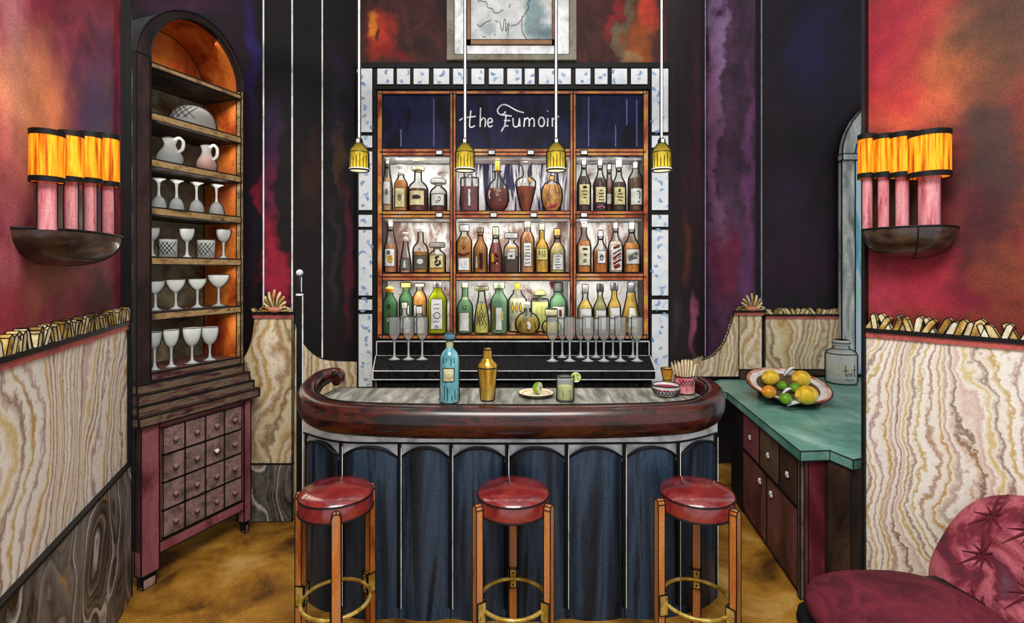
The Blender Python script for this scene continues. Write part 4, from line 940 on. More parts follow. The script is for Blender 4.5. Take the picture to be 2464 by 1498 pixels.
# end of the cabinet towards the room: burgundy pilaster and brown return
e0 = KO + Vector((.004, -.02, 0))
def loc2(w): d = Vector((w[0], w[1], 0)) - KO; return (d.dot(KU), d.dot(Vector((-KU.y, KU.x, 0))))
pl = [loc2(p) for p in ((1.630, 2.895), (1.752, 2.905), (1.752, 2.97), (1.630, 2.96))]
b = MB(); b.prism(pl, 0, ZK - .062, 'z', 0, .003); part('end_pilaster', b, [M_BURG, INK], kc)
pl = [loc2(p) for p in ((1.757, 2.89), (1.805, 2.765), (1.94, 2.83), (2.0, 3.0), (1.757, 2.96))]
b = MB(); b.prism(pl, 0, ZK - .062, 'z', 0, .003); part('end_panel', b, [M_BROWN, INK], kc)

# ------------------------------------------------------------------ velvet chair bottom right
ch = thing('velvet_chair', 'burgundy velvet lounge chair with pink tufted back in the corner', 'chair', (1.53, 1.98, -.0))
def sup(p, ph, a, e=3.2): return p
b = MB()
def cushion(mb, c, rx, ry, rz, e=3.0, mi=0, seg=40, rings=18, fn=None):
    v = []; f = []
    for i in range(rings+1):
        ph = PI*i/rings
        for j in range(seg):
            a = 2*PI*j/seg; sx = math.sin(ph)*math.cos(a); sy = math.sin(ph)*math.sin(a); sz = math.cos(ph)
            k = (abs(sx)**e + abs(sy)**e + abs(sz)**e)**(-1/e); p = Vector((sx*k*rx, sy*k*ry, sz*k*rz))
            if fn: p = fn(p)
            v.append(p + Vector(c))
    for i in range(rings):
        for j in range(seg): f.append((i*seg+j, (i+1)*seg+j, (i+1)*seg+(j+1) % seg, i*seg+(j+1) % seg))
    mb.add(v, f, mi, True)
cushion(b, (-.02, -.02, .50), .34, .30, .085, 2.6, fn=lambda p: Vector((p.x, p.y, p.z + (.03*(1 - (p.x/.34)**2)*(1 - (p.y/.3)**2) if p.z > 0 else 0))))
part('seat', b, M_VELV, ch)
b = MB(); cushion(b, (-.02, -.02, .40), .345, .305, .045, 4); part('seat_frame', b, INK, ch)
TU = [(-.18, .14), (.04, .17), (-.08, .0), (.14, .02), (-.17, -.14), (.05, -.15), (.2, .15)]
def backfn(p):
    u, v = p.y, p.z; d = 0
    for (a, c) in TU:
        q = ((u - a)**2 + (v - c)**2)/.0035; d += .034*math.exp(-q)
    x = p.x
    if x < 0: x += d
    return Vector((x + (v + .25)*.62, u, v))
b = MB(); cushion(b, (.29, .0, .66), .10, .36, .255, 2.8, 0, 64, 40, backfn); bk = part('backrest', b, M_VELB, ch)
def xsurf(u, v):   # front face of the back cushion
    e = 2.8; q = max(0.0, 1 - abs(u/.36)**e - abs(v/.255)**e)**(1/e); return backfn(Vector((-.10*q, u, v))) + Vector((.29, 0, .66))
for (u, v) in TU:
    b = MB()
    for q in range(9):
        a = q*2*PI/9 + .3 + u; L = .05 + .035*((q*5) % 3)/2
        pts = []
        for i in range(6):
            w = xsurf(u + math.cos(a)*L*i/5, v + math.sin(a)*L*i/5); pts.append(w + Vector((-.002, 0, 0)))
        b.tube(pts, [.007, .008, .006, .004, .0025, .001], 6)
    c = xsurf(u, v); b.ball(c, .010, .014, .014, 1, 10, 6); part('tuft', b, [M_DKRED, flat((30, 6, 12))], bk)
for sx, sy in ((-.28, -.24), (.24, -.24), (-.28, .22), (.24, .22)):
    b = MB(); b.tube([(sx, sy, 0), (sx*.98, sy*.98, .38)], [.014, .022], 10); part('leg', b, INK, ch)
b = MB(); cushion(b, (.27, .0, .46), .07, .28, .09, 4); part('back_support', b, INK, ch)

# ------------------------------------------------------------------ bottles on the shelves
PROF = {
 'wine': [(0, 0), (.92, 0), (1, .02), (1, .55), (.97, .61), (.80, .68), (.52, .76), (.37, .83), (.33, .9), (.33, .97), (.38, .975), (.38, 1), (0, 1)],
 'slim': [(0, 0), (.9, 0), (1, .02), (1, .46), (.93, .55), (.70, .7), (.5, .82), (.42, .92), (.42, 1), (0, 1)],
 'cognac': [(0, 0), (.9, 0), (1, .03), (1, .52), (.95, .60), (.74, .68), (.42, .74), (.34, .79), (.32, .98), (.36, 1), (0, 1)],
 'squat': [(0, 0), (.92, 0), (1, .04), (1, .66), (.93, .76), (.62, .86), (.38, .9), (.36, 1), (0, 1)],
 'box': [(0, 0), (.96, 0), (1, .02), (1, .94), (.96, .98), (.3, 1), (0, 1)],
 'gin': [(0, 0), (.95, 0), (1, .03), (1, .70), (.95, .77), (.62, .87), (.44, .92), (.42, 1), (0, 1)],
 'sphere': [(0, 0), (.35, 0), (.6, .04), (.86, .14), (.98, .27), (1, .36), (.97, .46), (.82, .60), (.55, .72), (.26, .79), (.22, .84), (.22, .97), (.34, .98), (.34, 1), (0, 1)],
 'vase': [(0, 0), (.36, 0), (.42, .03), (.58, .16), (.84, .38), (1, .55), (.99, .61), (.74, .67), (.30, .71), (.22, .76), (.24, .84), (.42, .93), (.64, 1), (0, 1)],
 'oval': [(0, 0), (.34, 0), (.6, .05), (.88, .22), (1, .45), (.95, .68), (.68, .88), (.24, .94), (.20, 1), (0, 1)],
 'cone': [(0, 0), (.95, 0), (1, .03), (1, .22), (.86, .42), (.56, .72), (.42, .88), (.40, 1), (0, 1)],
 'flask': [(0, 0), (.5, 0), (.72, .05), (.95, .22), (1, .38), (.93, .55), (.68, .72), (.32, .82), (.22, .86), (.22, 1), (0, 1)],
}
def prof_r(pr, h):
    for (a, z0), (c, z1) in zip(pr[1:], pr[2:]):
        if z0 <= h <= z1 and z1 > z0: return a + (c - a)*(h - z0)/(z1 - z0)
    return pr[-2][0]
def sect(a, sq, dep):
    cx, cy = math.cos(a), math.sin(a); q = (abs(cx)**sq + abs(cy)**sq)**(-1/sq) if sq != 2 else 1
    return cx*q, cy*q*dep
_liq = {}
def liquid(c):
    if c not in _liq:
        d = tuple(int(v*.55) for v in c); l = tuple(min(255, int(v*1.12 + 8)) for v in c)
        _liq[c] = wash('liquid_%d_%d_%d' % c, [d, c, l], 16, (1, 1, .6), .15, .35, spec=.4)
    return _liq[c]
_gl = {}
def gtint(c):
    if c not in _gl: _gl[c] = glass('bottle_glass_%d_%d_%d' % c, c, .42, c)
    return _gl[c]
PAPER = (222, 222, 212); CREAM = (216, 206, 150); WHT = (226, 228, 226); GRY_ = (110, 114, 110)
def bottle(name, label, px, row, top, w, shape, cap, liq, lev, lab=None, marks=(), sq=2.0, dep=1.0, Y=None, glassm=None, group=None, base=None, loc=None, lowband=None):
    """cap: (kind, width px, height px, colour); lab: (h0, h1, half angle, colour); marks: strokes in (angle, height) units"""
    Y = Y or 4.308 + w*.00174*dep
    k = Y / F; z0 = ZR[row]; r = w*k/2; zt = min(EYE - (top - HY)*k, uz(RT[row] + 15) - .024); Ht = zt - z0
    ca, cb_ = CX[0 if px < 1088 else 1 if px < 1378 else 2]; xw = min(max(xat(px, Y), ca + r + .0125), cb_ - r - .0125)
    t = thing(name, label, 'bottle', (xw, Y, z0), 0, group)
    ck, cw_, ch_, cc = cap; chh = ch_*k; Hb = Ht - chh*.85; pr = PROF[shape]; cr = cw_*k/2
    b = MB(); b.lathe([(a*r, c*Hb) for a, c in pr], seg=32, sq=sq, depth=dep); 
    b.lathe([(r*.93, .0), (r*.985, .003), (r*.93, .005)], seg=28, sq=sq, depth=dep, mi=1)
    va = -math.atan2(xat(px, Y), Y) if sq == 2.0 and dep == 1.0 else 0.0
    b.seams([(a*r, c*Hb) for a, c in pr[1:-1]], .0068, 1, ang=va, sq=sq, depth=dep)
    part('glass_body', b, [glassm or G_BOT, INK], t, sharp=50)
    if liq:
        lv = lev if isinstance(lev, tuple) else (.02, lev); n = 12; lp = [(0, lv[0]*Hb)]
        for i in range(n+1):
            h = lv[0] + (lv[1] - lv[0])*i/n; lp.append((prof_r(pr, max(h, .035))*r*.94, h*Hb))
        lp.append((0, lv[1]*Hb)); b = MB(); b.lathe(lp, seg=28, sq=sq, depth=dep); part('liquid', b, liquid(liq), t)
    # stopper
    b = MB(); m = flat(cc, .45, .3, 0, .12); zc = Hb - chh*.08
    if ck == 'cyl': b.lathe([(0, 0), (cr, 0), (cr*1.02, chh*.1), (cr*1.02, chh*.9), (cr*.9, chh), (0, chh)], (0, 0, zc), 20); b.lathe([(cr*1.04, chh*.02), (cr*1.1, chh*.06), (cr*1.04, chh*.1)], (0, 0, zc), 20, 1)
    elif ck == 'wide': b.lathe([(0, -chh*.1), (cr*.55, -chh*.1), (cr*.55, chh*.2), (cr, chh*.22), (cr*1.03, chh*.3), (cr*1.03, chh*.9), (cr*.93, chh), (0, chh)], (0, 0, zc), 22); b.lathe([(cr*1.0, chh*.18), (cr*1.06, chh*.23), (cr*1.0, chh*.27)], (0, 0, zc), 22, 1); b.lathe([(cr*.96, chh*.98), (cr*1.0, chh*.95), (cr*.9, chh*1.02)], (0, 0, zc), 22, 1)
    elif ck == 'ball': b.lathe([(0, 0), (cr*.5, 0), (cr*.5, chh*.2), (cr*.9, chh*.22), (cr*.9, chh*.3), (0, chh*.3)], (0, 0, zc), 20); b.ball((0, 0, zc + chh*.62), cr, cr, chh*.4)
    elif ck == 'twin': b.ball((0, 0, zc + chh*.3), cr*.75, cr*.75, chh*.3); b.lathe([(0, chh*.5), (cr*.5, chh*.55), (cr, chh*.85), (cr*.9, chh*.95), (0, chh)], (0, 0, zc), 20)
    elif ck == 'dome': b.lathe([(0, 0), (cr*.34, 0), (cr*.34, chh*.42), (cr, chh*.42), (cr, chh*.5), (cr*.86, chh*.76), (cr*.5, chh*.95), (0, chh)], (0, 0, zc), 24); b.lathe([(cr, chh*.40), (cr*1.05, chh*.44), (cr, chh*.47)], (0, 0, zc), 24, 1)
    if ck in ('cyl', 'wide'):
        z_ = zc + (chh*.22 if ck == 'wide' else 0); b.seams([(cr*1.02, z_), (cr*1.02, zc + chh*.92), (cr*.9, zc + chh)], .006, 1, ang=-math.atan2(xat(px, Y), Y)); b.tube([(cr*.9*math.cos(q), cr*.9*math.sin(q), zc + chh) for q in [i*PI/8 for i in range(16)]], .005, 5, 1, True)
    part('stopper', b, [m, INK], t)
    if ck in ('cyl',) and shape in ('wine', 'slim') and row < 2:
        b = MB(); q = prof_r(pr, .93)*r*1.04; b.lathe([(q, Hb*.9), (q*1.04, Hb*.92), (q, Hb*.94)], seg=20); part('neck_ring', b, INK, t)
    def on(a, h, o=1.02):
        x, y = sect(-PI/2 + a, sq, dep); q = prof_r(pr, h)*r
        return Vector((x*q, y*q, h*Hb)) + Vector((0, -.0025*o, 0)) * (o - 1) * 50
    lo = None
    if lab:
        h0, h1, ha, lc = lab[:4]; rows_ = [[on(-ha + 2*ha*j/14, h0 + (h1 - h0)*i/4, 1.02) for j in range(15)] for i in range(5)]
        b = MB(); b.strip(rows_, 0, True)
        ed = [on(-ha + 2*ha*j/14, h1, 1.03) for j in range(15)] + [on(ha, h1 + (h0 - h1)*i/4, 1.03) for i in range(1, 5)] + [on(ha - 2*ha*j/14, h0, 1.03) for j in range(1, 15)] + [on(-ha, h0 + (h1 - h0)*i/4, 1.03) for i in range(1, 4)]
        b.tube(ed, .0016, 5, 1, True)
        lo = part('label', b, [flat(lc, .75, .15, 0, .12), INK], t)
    if marks:
        groups_ = {}
        for mk in marks: groups_.setdefault(mk[0], []).append(mk[1:])
        for col_, lst in groups_.items():
            b = MB()
            for (wd, pts) in lst:
                P_ = [on(a, h, 1.05) for a, h in pts]
                b.tube(P_, wd, 6)
            part('label_print' if lab else 'painted_mark', b, flat(col_, .7, .15, 0, .1), lo or t)
    return t
ZR = [uz(507) + .004, uz(657) + .004, uz(805) + .005]
DK = (40, 38, 40); GRE = (104, 108, 104)
def lines(c, n, h0, h1, wd=.0026, ha=.45, wob=.012):
    out = []
    for i in range(n):
        h = h0 + (h1 - h0)*i/max(1, n-1); a = ha * R.uniform(.55, 1)
        out.append((c, wd, [(-a + 2*a*j/5, h + R.uniform(-wob, wob)) for j in range(6)]))
    return out
def blob(c, a0, h0, ra, rh, wd=.006): return [(c, wd, [(a0 + ra*math.cos(q), h0 + rh*math.sin(q)*.6) for q in (0, 1.2, 2.4, 3.6, 4.8, 6.0)]), (c, wd, [(a0 - ra*.8, h0), (a0 + ra*.8, h0 + rh*.2)])]
def ring(c, a0, h0, ra, rh, wd=.0022): return [(c, wd, [(a0 + ra*math.cos(q*PI/6), h0 + rh*math.sin(q*PI/6)) for q in range(13)])]
def net(c, n, h0, h1, wd=.002, sp=.4):
    out = []
    for i in range(-n, n+1):
        for sg in (-1, 1): out.append((c, wd, [(i*sp + sg*.34*(j/4 - .5)*2, h0 + (h1 - h0)*j/4) for j in range(5)]))
    return out
BK = (22, 20, 20)
g1, g2, g3 = 'bottles on the upper shelf', 'bottles on the middle shelf', 'bottles on the lowest shelf'
B = bottle
# upper shelf, left
B('wine_bottle', 'slender pale bottle with white label at the far left of the upper shelf', 932, 0, 381, 23, 'slim', ('cyl', 8, 10, (222, 216, 200)), (190, 150, 110), (.02, .7), (.14, .62, .95, (206, 206, 200)), blob(GRE, .1, .4, .16, .1), group=g1)
B('liquor_bottle', 'amber bottle with double ball glass stopper and cream label on the upper shelf', 965, 0, 398, 30, 'gin', ('twin', 21, 26, (228, 230, 228)), (184, 108, 24), (.02, .84), (.1, .62, .72, CREAM), blob(GRE, 0, .36, .22, .14), sq=4, group=g1)
B('liquor_bottle', 'round shouldered brandy bottle with broad cream stopper and dark smeared label', 1006, 0, 402, 46, 'cognac', ('wide', 27, 12, (222, 212, 166)), (92, 22, 20), .56, (.14, .5, .85, (220, 208, 160)), blob((52, 54, 56), 0, .34, .42, .05, .009), group=g1)
B('liquor_bottle', 'squat bottle with wide white stopper and white label ending the left upper compartment', 1055, 0, 432, 39, 'squat', ('wide', 34, 14, (222, 224, 222)), (80, 30, 20), .64, (.2, .62, .9, WHT), ring(BK, .25, .44, .14, .07) + lines(DK, 2, .3, .36, .002, .3), group=g1)
# upper shelf, centre
B('decanter', 'rectangular decanter of deep red drink with painted white highlight, left in the centre upper compartment', 1130, 0, 421, 42, 'box', ('cyl', 8, 6, (226, 228, 228)), (104, 24, 48), .72, None, [(WHT, .010, [(0, .14), (.03, .3), (-.02, .45), (.02, .62)])], sq=7, dep=.55, group=g1)  # the white stroke is a highlight painted on the glass
B('decanter', 'round decanter of wine red drink with a yellow cork stopper', 1197, 0, 388, 54, 'sphere', ('cyl', 11, 27, (226, 152, 24)), (100, 18, 26), (.03, .56), None, [((214, 160, 110), .007, [(-.3, .5), (-.2, .52)]), ((214, 160, 110), .008, [(.25, .46), (.15, .5)]), ((222, 180, 120), .008, [(-.05, .36), (.05, .4)]), ((206, 120, 60), .008, [(.3, .27), (.2, .24)]), (WHT, .005, [(-.75, .3), (-.85, .4), (-.8, .5)])], dep=.6, group=g1)
B('decanter', 'vase shaped amber decanter with flared open glass mouth', 1265, 0, 386, 48, 'vase', ('cyl', 12, 3, (226, 226, 222)), (140, 54, 22), (.02, .5), None, [((228, 230, 230), .006, [(-.55, .56), (-.5, .64)]), ((228, 230, 230), .006, [(-.1, .55), (-.12, .65)]), ((214, 150, 30), .008, [(.5, .56), (.42, .66)])], group=g1)
B('decanter', 'oval ribbed decanter of orange and pink drink under the third pendant lamp', 1328, 0, 424, 51, 'oval', ('cyl', 11, 10, (220, 176, 84)), (216, 150, 80), (.02, .84), None, [(BK, .0018, [(-.7, .85), (-.8, .55), (-.4, .5), (-.3, .85)]), (BK, .0018, [(.3, .85), (.35, .55), (.8, .55), (.7, .85)]), (BK, .0018, [(-.7, .2), (-.75, .36), (-.35, .36), (-.3, .1)]), (BK, .0018, [(.7, .2), (.75, .36), (.35, .36), (.3, .1)]), ((176, 60, 96), .010, [(-.5, .12), (0, .16), (.5, .2)])], dep=.7, group=g1)
# upper shelf, right
B('wine_bottle', 'dark wine bottle with tall cream label, first in the right upper compartment', 1405, 0, 377, 31, 'wine', ('cyl', 9, 12, (226, 228, 226)), (62, 22, 22), (.02, .75), (.13, .57, .95, CREAM), blob(BK, 0, .5, .3, .03, .004) + lines(BK, 3, .28, .42, .003), group=g1)
B('wine_bottle', 'dark wine bottle with pink neck and cream label on the upper shelf', 1444, 0, 377, 30, 'wine', ('cyl', 9, 14, (224, 226, 226)), (52, 14, 22), (.02, .72), (.18, .52, .95, (222, 212, 170)), lines(BK, 4, .24, .44, .0032) + [((196, 110, 150), .006, [(-.6, .07), (.1, .1), (.6, .06)])], group=g1)
B('wine_bottle', 'brown bottle standing behind, beside the pink necked wine bottle', 1466, 0, 381, 24, 'wine', ('cyl', 9, 15, (206, 206, 202)), (86, 26, 22), (.02, .82), (.2, .44, .95, (220, 220, 214)), (), Y=4.52, group=g1)
B('wine_bottle', 'dark bottle with ringed white cap and spotted cream label on the upper shelf', 1489, 0, 383, 32, 'wine', ('cyl', 13, 20, (212, 206, 198)), (54, 20, 20), (.02, .66), (.14, .54, .95, CREAM), blob((70, 60, 40), -.1, .46, .12, .05, .005) + lines(BK, 3, .24, .38, .0034), group=g1)
B('wine_bottle', 'brown bottle with white label and grey crescent at the far right of the upper shelf', 1529, 0, 391, 33, 'gin', ('cyl', 10, 16, (228, 230, 230)), (90, 54, 34), (.02, .76), (.14, .52, .95, WHT), [(GRE, .005, [(.3, .28), (.42, .34), (.38, .42), (.2, .46), (.0, .44)]), (GRE, .006, [(.1, .2), (.3, .22)])], group=g1)
# middle shelf, left
B('wine_bottle', 'slender tan bottle with white label of yellow splashes on the middle shelf', 940, 1, 530, 30, 'slim', ('cyl', 10, 14, (206, 196, 160)), (180, 110, 70), (.02, .62), (.14, .52, .9, WHT), blob((208, 150, 24), .15, .3, .3, .12, .009) + blob(GRE, -.1, .44, .25, .06, .006), group=g2)
B('liquor_bottle', 'small conical bottle with round glass stopper and grey green label', 976, 1, 560, 26, 'cone', ('twin', 16, 24, (206, 196, 188)), (190, 130, 110), (.02, .5), (.1, .46, .95, (104, 112, 104)), [((216, 218, 212), .008, [(-.08, .16), (.02, .3), (.05, .38)]), ((216, 218, 212), .008, [(.12, .16), (.05, .3)])], group=g2)
B('liquor_bottle', 'long necked amber bottle with white ball top and grey and white label', 1012, 1, 545, 36, 'cognac', ('ball', 19, 16, (216, 214, 208)), (176, 116, 22), .52, (.1, .42, .85, (98, 102, 98)), blob((216, 218, 214), .1, .27, .34, .08, .009) + ring(BK, 0, .57, .12, .03), group=g2)
B('liquor_bottle', 'squat golden bottle with wide silver stopper and cream label with black mark', 1052, 1, 585, 39, 'squat', ('wide', 35, 14, (176, 170, 156)), (206, 150, 40), .74, (.2, .72, .72, (222, 212, 160)), [(BK, .008, [(.3, .66), (-.1, .62), (.1, .5), (-.2, .42)]), (BK, .008, [(.4, .5), (.45, .38), (.1, .3), (-.1, .36)])], sq=5, dep=.7, group=g2)
# middle shelf, centre
B('liquor_bottle', 'amber bottle with square glass stopper, first in the centre middle compartment', 1116, 1, 542, 35, 'gin', ('cyl', 21, 16, (206, 206, 200)), (186, 118, 40), (.02, .86), (.06, .36, .7, WHT), [((110, 36, 20), .009, [(-.7, .46), (0, .42), (.7, .48)]), (BK, .0018, [(0, .54), (0, .76)]), (BK, .0018, [(0, .56), (.3, .66)]), (BK, .0018, [(0, .56), (-.3, .66)])], sq=4, dep=.8, group=g2)
B('liquor_bottle', 'amber and brown bottle with dark ringed cap and no label', 1156, 1, 549, 32, 'wine', ('cyl', 14, 11, (110, 96, 76)), (170, 104, 32), (.02, .98), None, [((64, 24, 16), .016, [(.15, .1), (.2, .3), (.1, .48)]), ((206, 208, 200), .007, [(-.55, .12), (-.55, .4)])], group=g2)
B('liquor_bottle', 'pointed bottle streaked in dark red and yellow on the middle shelf', 1193, 1, 547, 31, 'slim', ('cyl', 13, 22, (196, 190, 160)), (130, 44, 40), (.02, .8), None, [((222, 170, 40), .011, [(-.5, .5), (-.45, .36), (-.5, .28)]), ((74, 18, 18), .010, [(-.1, .5), (.4, .42)]), ((74, 18, 18), .010, [(-.1, .26), (.4, .34)]), ((222, 200, 150), .006, [(.1, .28), (.25, .22)])], group=g2)
B('liquor_bottle', 'square brown bottle with broad white stopper and small white label in centre middle compartment', 1230, 1, 562, 35, 'squat', ('wide', 29, 16, (222, 224, 222)), (64, 30, 20), .5, (.4, .62, .5, WHT), blob(GRE, 0, .5, .16, .03, .004) + [((214, 160, 40), .010, [(-.6, .74), (.6, .74)])], sq=5, dep=.7, group=g2)
B('wine_bottle', 'pinkish amber bottle with tall framed white label on the middle shelf', 1269, 1, 534, 32, 'gin', ('cyl', 13, 16, (170, 160, 130)), (196, 124, 70), (.02, .9), (.14, .66, .62, WHT), lines(GRE, 6, .22, .58, .003), group=g2)
B('wine_bottle', 'yellow bottle with curled ink marks above a golden band on the middle shelf', 1304, 1, 538, 31, 'cognac', ('cyl', 12, 18, (216, 200, 150)), (206, 158, 36), (.02, .95), (.3, .56, .98, (220, 206, 130)), ring(BK, -.45, .47, .1, .05) + [(BK, .0022, [(-.1, .5), (.05, .51), (.0, .46), (.12, .42), (.0, .38)]), (BK, .0022, [(.3, .51), (.45, .5), (.36, .45), (.5, .4), (.34, .37)])], group=g2)
B('wine_bottle', 'pale yellow bottle with black topped cork, last in the centre middle compartment', 1341, 1, 551, 36, 'wine', ('cyl', 14, 18, (206, 180, 90)), (206, 182, 120), (.02, .8), (.08, .5, .75, WHT), lines(GRE, 5, .14, .44, .003), group=g2)
# middle shelf, right
B('wine_bottle', 'tall white labelled bottle showing orange drink, first in the right middle compartment', 1405, 1, 527, 33, 'wine', ('twin', 15, 16, (226, 228, 226)), (196, 112, 24), (.02, .7), (.16, .6, .95, (222, 218, 190)), blob(DK, 0, .52, .4, .02, .004) + blob(GRE, .05, .4, .2, .03, .005) + lines(DK, 2, .24, .28, .004, .3), group=g2)
B('liquor_bottle', 'short orange bottle with a round striped emblem on the middle shelf', 1445, 1, 555, 34, 'wine', ('cyl', 11, 16, (222, 224, 222)), (190, 100, 26), (.02, .6), (.26, .6, .62, WHT), ring(BK, -.02, .42, .2, .08, .003) + blob(GRE, -.02, .46, .12, .03, .005), group=g2)
B('wine_bottle', 'bottle with slanting dark red and grey stripes on the middle shelf', 1481, 1, 537, 33, 'wine', ('cyl', 10, 14, (206, 204, 200)), (206, 190, 180), (.02, .7), (.05, .62, .95, (222, 218, 210)), [((96, 26, 24), .011, [(-.5, .55), (.4, .6)]), ((84, 84, 86), .008, [(-.5, .42), (.6, .52)]), ((110, 30, 24), .009, [(-.5, .32), (.6, .44)]), ((84, 84, 86), .006, [(-.5, .28), (.6, .37)]), ((110, 30, 24), .010, [(-.5, .2), (.6, .3)]), ((120, 36, 30), .016, [(-.4, .12), (.4, .18)])], group=g2)
B('wine_bottle', 'orange bottle with grey slanted label at the far right of the middle shelf', 1520, 1, 536, 38, 'wine', ('cyl', 12, 18, (228, 230, 232)), (196, 122, 30), (.02, .68), (.2, .54, .98, (214, 214, 210)), [(GRE, .015, [(-.6, .36), (.5, .46)]), (GRE, .012, [(-.6, .3), (.4, .36)]), ((222, 206, 130), .008, [(.0, .38), (.15, .39)])], group=g2)
# lowest shelf, left
GN = gtint((120, 170, 126)); GL = gtint((164, 200, 172)); YG = gtint((206, 212, 60))
B('liquor_bottle', 'green bottle with round orange cork at the far left of the lowest shelf', 936, 2, 690, 34, 'gin', ('ball', 21, 16, (214, 140, 30)), (106, 156, 104), (.02, .84), None, ring(BK, .1, .66, .22, .06) + ring(BK, .14, .67, .1, .03) + [((90, 54, 24), .010, [(.3, .5), (.0, .4)]), ((216, 214, 196), .008, [(.1, .44), (.0, .3)])], glassm=GN, group=g3)
B('liquor_bottle', 'green bottle with broad yellow cork and white label on the lowest shelf', 977, 2, 680, 31, 'gin', ('wide', 24, 16, (176, 172, 90)), (110, 160, 84), (.02, .86), (.1, .62, .7, WHT), (), glassm=GN, Y=4.50, group=g3)
B('liquor_bottle', 'orange bottle with white label standing left of the bright yellow green bottle', 1010, 2, 682, 32, 'gin', ('wide', 22, 10, (216, 206, 170)), (206, 132, 36), (.02, .9), (.1, .6, .8, WHT), (), Y=4.50, group=g3)
B('wine_bottle', 'bright yellow green bottle with tall white label and grey cap', 1053, 2, 678, 43, 'gin', ('cyl', 19, 13, (96, 98, 96)), (196, 204, 36), (.02, .88), (.1, .76, .62, WHT), [(BK, .002, [(-.3, .62), (-.1, .66), (.05, .63), (.3, .66)]), (BK, .002, [(-.3, .54), (-.1, .57), (.1, .54), (.3, .57)])] + ring(BK, .05, .4, .34, .07) + [(BK, .002, [(-.3, .25), (-.1, .28), (.1, .25), (.3, .28)]), (BK, .002, [(-.2, .16), (.1, .18), (.2, .14), (-.1, .13)])], sq=3, dep=.8, glassm=YG, group=g3)
B('liquor_bottle', 'small clear bottle with silver cap behind the three flutes, nearer the shelf end', 973, 2, 727, 33, 'cognac', ('cyl', 13, 17, (210, 206, 190)), (206, 208, 206), (.02, .5), None, lines(BK, 2, .1, .2, .002, .4), Y=4.36, group=g3)
B('liquor_bottle', 'small clear bottle with ribbed white cap behind the rightmost of the three flutes', 1009, 2, 737, 28, 'gin', ('cyl', 14, 20, (222, 222, 214)), (214, 216, 214), (.02, .6), None, (), Y=4.355, group=g3)
# lowest shelf, centre
B('wine_bottle', 'pale green bottle with round yellow seal and white label, first in the centre lowest compartment', 1117, 2, 678, 37, 'cognac', ('cyl', 14, 13, (150, 158, 112)), (170, 190, 140), (.02, .96), (.06, .46, .72, (220, 222, 214)), ring(BK, 0, .57, .2, .045) + [((206, 190, 80), .008, [(-.05, .57), (.05, .57)]), ((120, 96, 30), .005, [(-.7, .1), (-.72, .46)]), ((120, 96, 30), .005, [(.7, .1), (.72, .46)])], glassm=GL, group=g3)
B('liquor_bottle', 'yellow bottle cut with a diamond pattern and flat wide cap on the lowest shelf', 1159, 2, 690, 36, 'cone', ('wide', 30, 11, (150, 150, 104)), (206, 196, 96), (.02, .7), None, net(BK, 1, .2, .5) + net(BK, 0, .5, .75), group=g3)
B('wine_bottle', 'pale green bottle with greenish cork and brown streak on the lowest shelf', 1201, 2, 677, 39, 'gin', ('wide', 24, 18, (156, 172, 130)), (176, 196, 170), (.02, .86), (.08, .6, .4, (216, 218, 210)), [((120, 84, 24), .007, [(-.62, .62), (-.6, .3), (-.66, .12)]), ((196, 176, 80), .009, [(.4, .5), (.42, .3)])], glassm=GL, group=g3)
B('liquor_bottle', 'bottle with golden diamond lozenges and ball stopper behind the round flask', 1245, 2, 680, 44, 'gin', ('ball', 16, 20, (196, 176, 70)), (222, 216, 180), (.02, .8), None, [(BK, .002, [(a, .72), (a + .16, .58), (a, .44), (a - .16, .58), (a, .72)]) for a in (-.55, -.1, .35)] + [((206, 168, 50), .008, [(a, .64), (a, .52)]) for a in (-.55, -.1, .35)], group=g3, Y=4.495)
B('decanter', 'round flat flask of golden drink with ball stopper at the front of the lowest shelf', 1269, 2, 726, 58, 'flask', ('ball', 15, 17, (220, 222, 216)), (176, 146, 46), (.03, .62), None, [((222, 226, 220), .015, [(.1, .2), (.15, .34), (.0, .46)]), ((110, 84, 20), .007, [(-.7, .3), (-.66, .5)]), ((110, 84, 20), .007, [(.72, .25), (.7, .45)]), ((170, 196, 160), .007, [(-.2, .62), (0, .68)])], dep=.5, Y=4.345, group=g3)
B('liquor_bottle', 'pale yellow square bottle with domed stopper on the lowest shelf', 1299, 2, 697, 41, 'box', ('dome', 31, 25, (150, 150, 100)), (216, 220, 140), (.02, .9), None, [((196, 204, 100), .012, [(-.1, .3), (0, .8)])], sq=6, dep=.6, Y=4.495, group=g3)
B('wine_bottle', 'green bottle with dark cap and white label, last in the centre lowest compartment', 1343, 2, 680, 39, 'gin', ('cyl', 20, 24, (76, 78, 80)), (150, 196, 150), (.02, .9), (.1, .64, .8, (216, 216, 210)), [((92, 48, 34), .012, [(.15, .55), (.2, .4)])], glassm=GL, Y=4.495, group=g3)
B('liquor_bottle', 'squat round yellow bottle with cream screw top behind the first flute of the large group', 1327, 2, 744, 46, 'flask', ('wide', 28, 20, (218, 210, 170)), (206, 196, 76), (.03, .66), None, (), dep=.6, Y=4.345, group=g3)
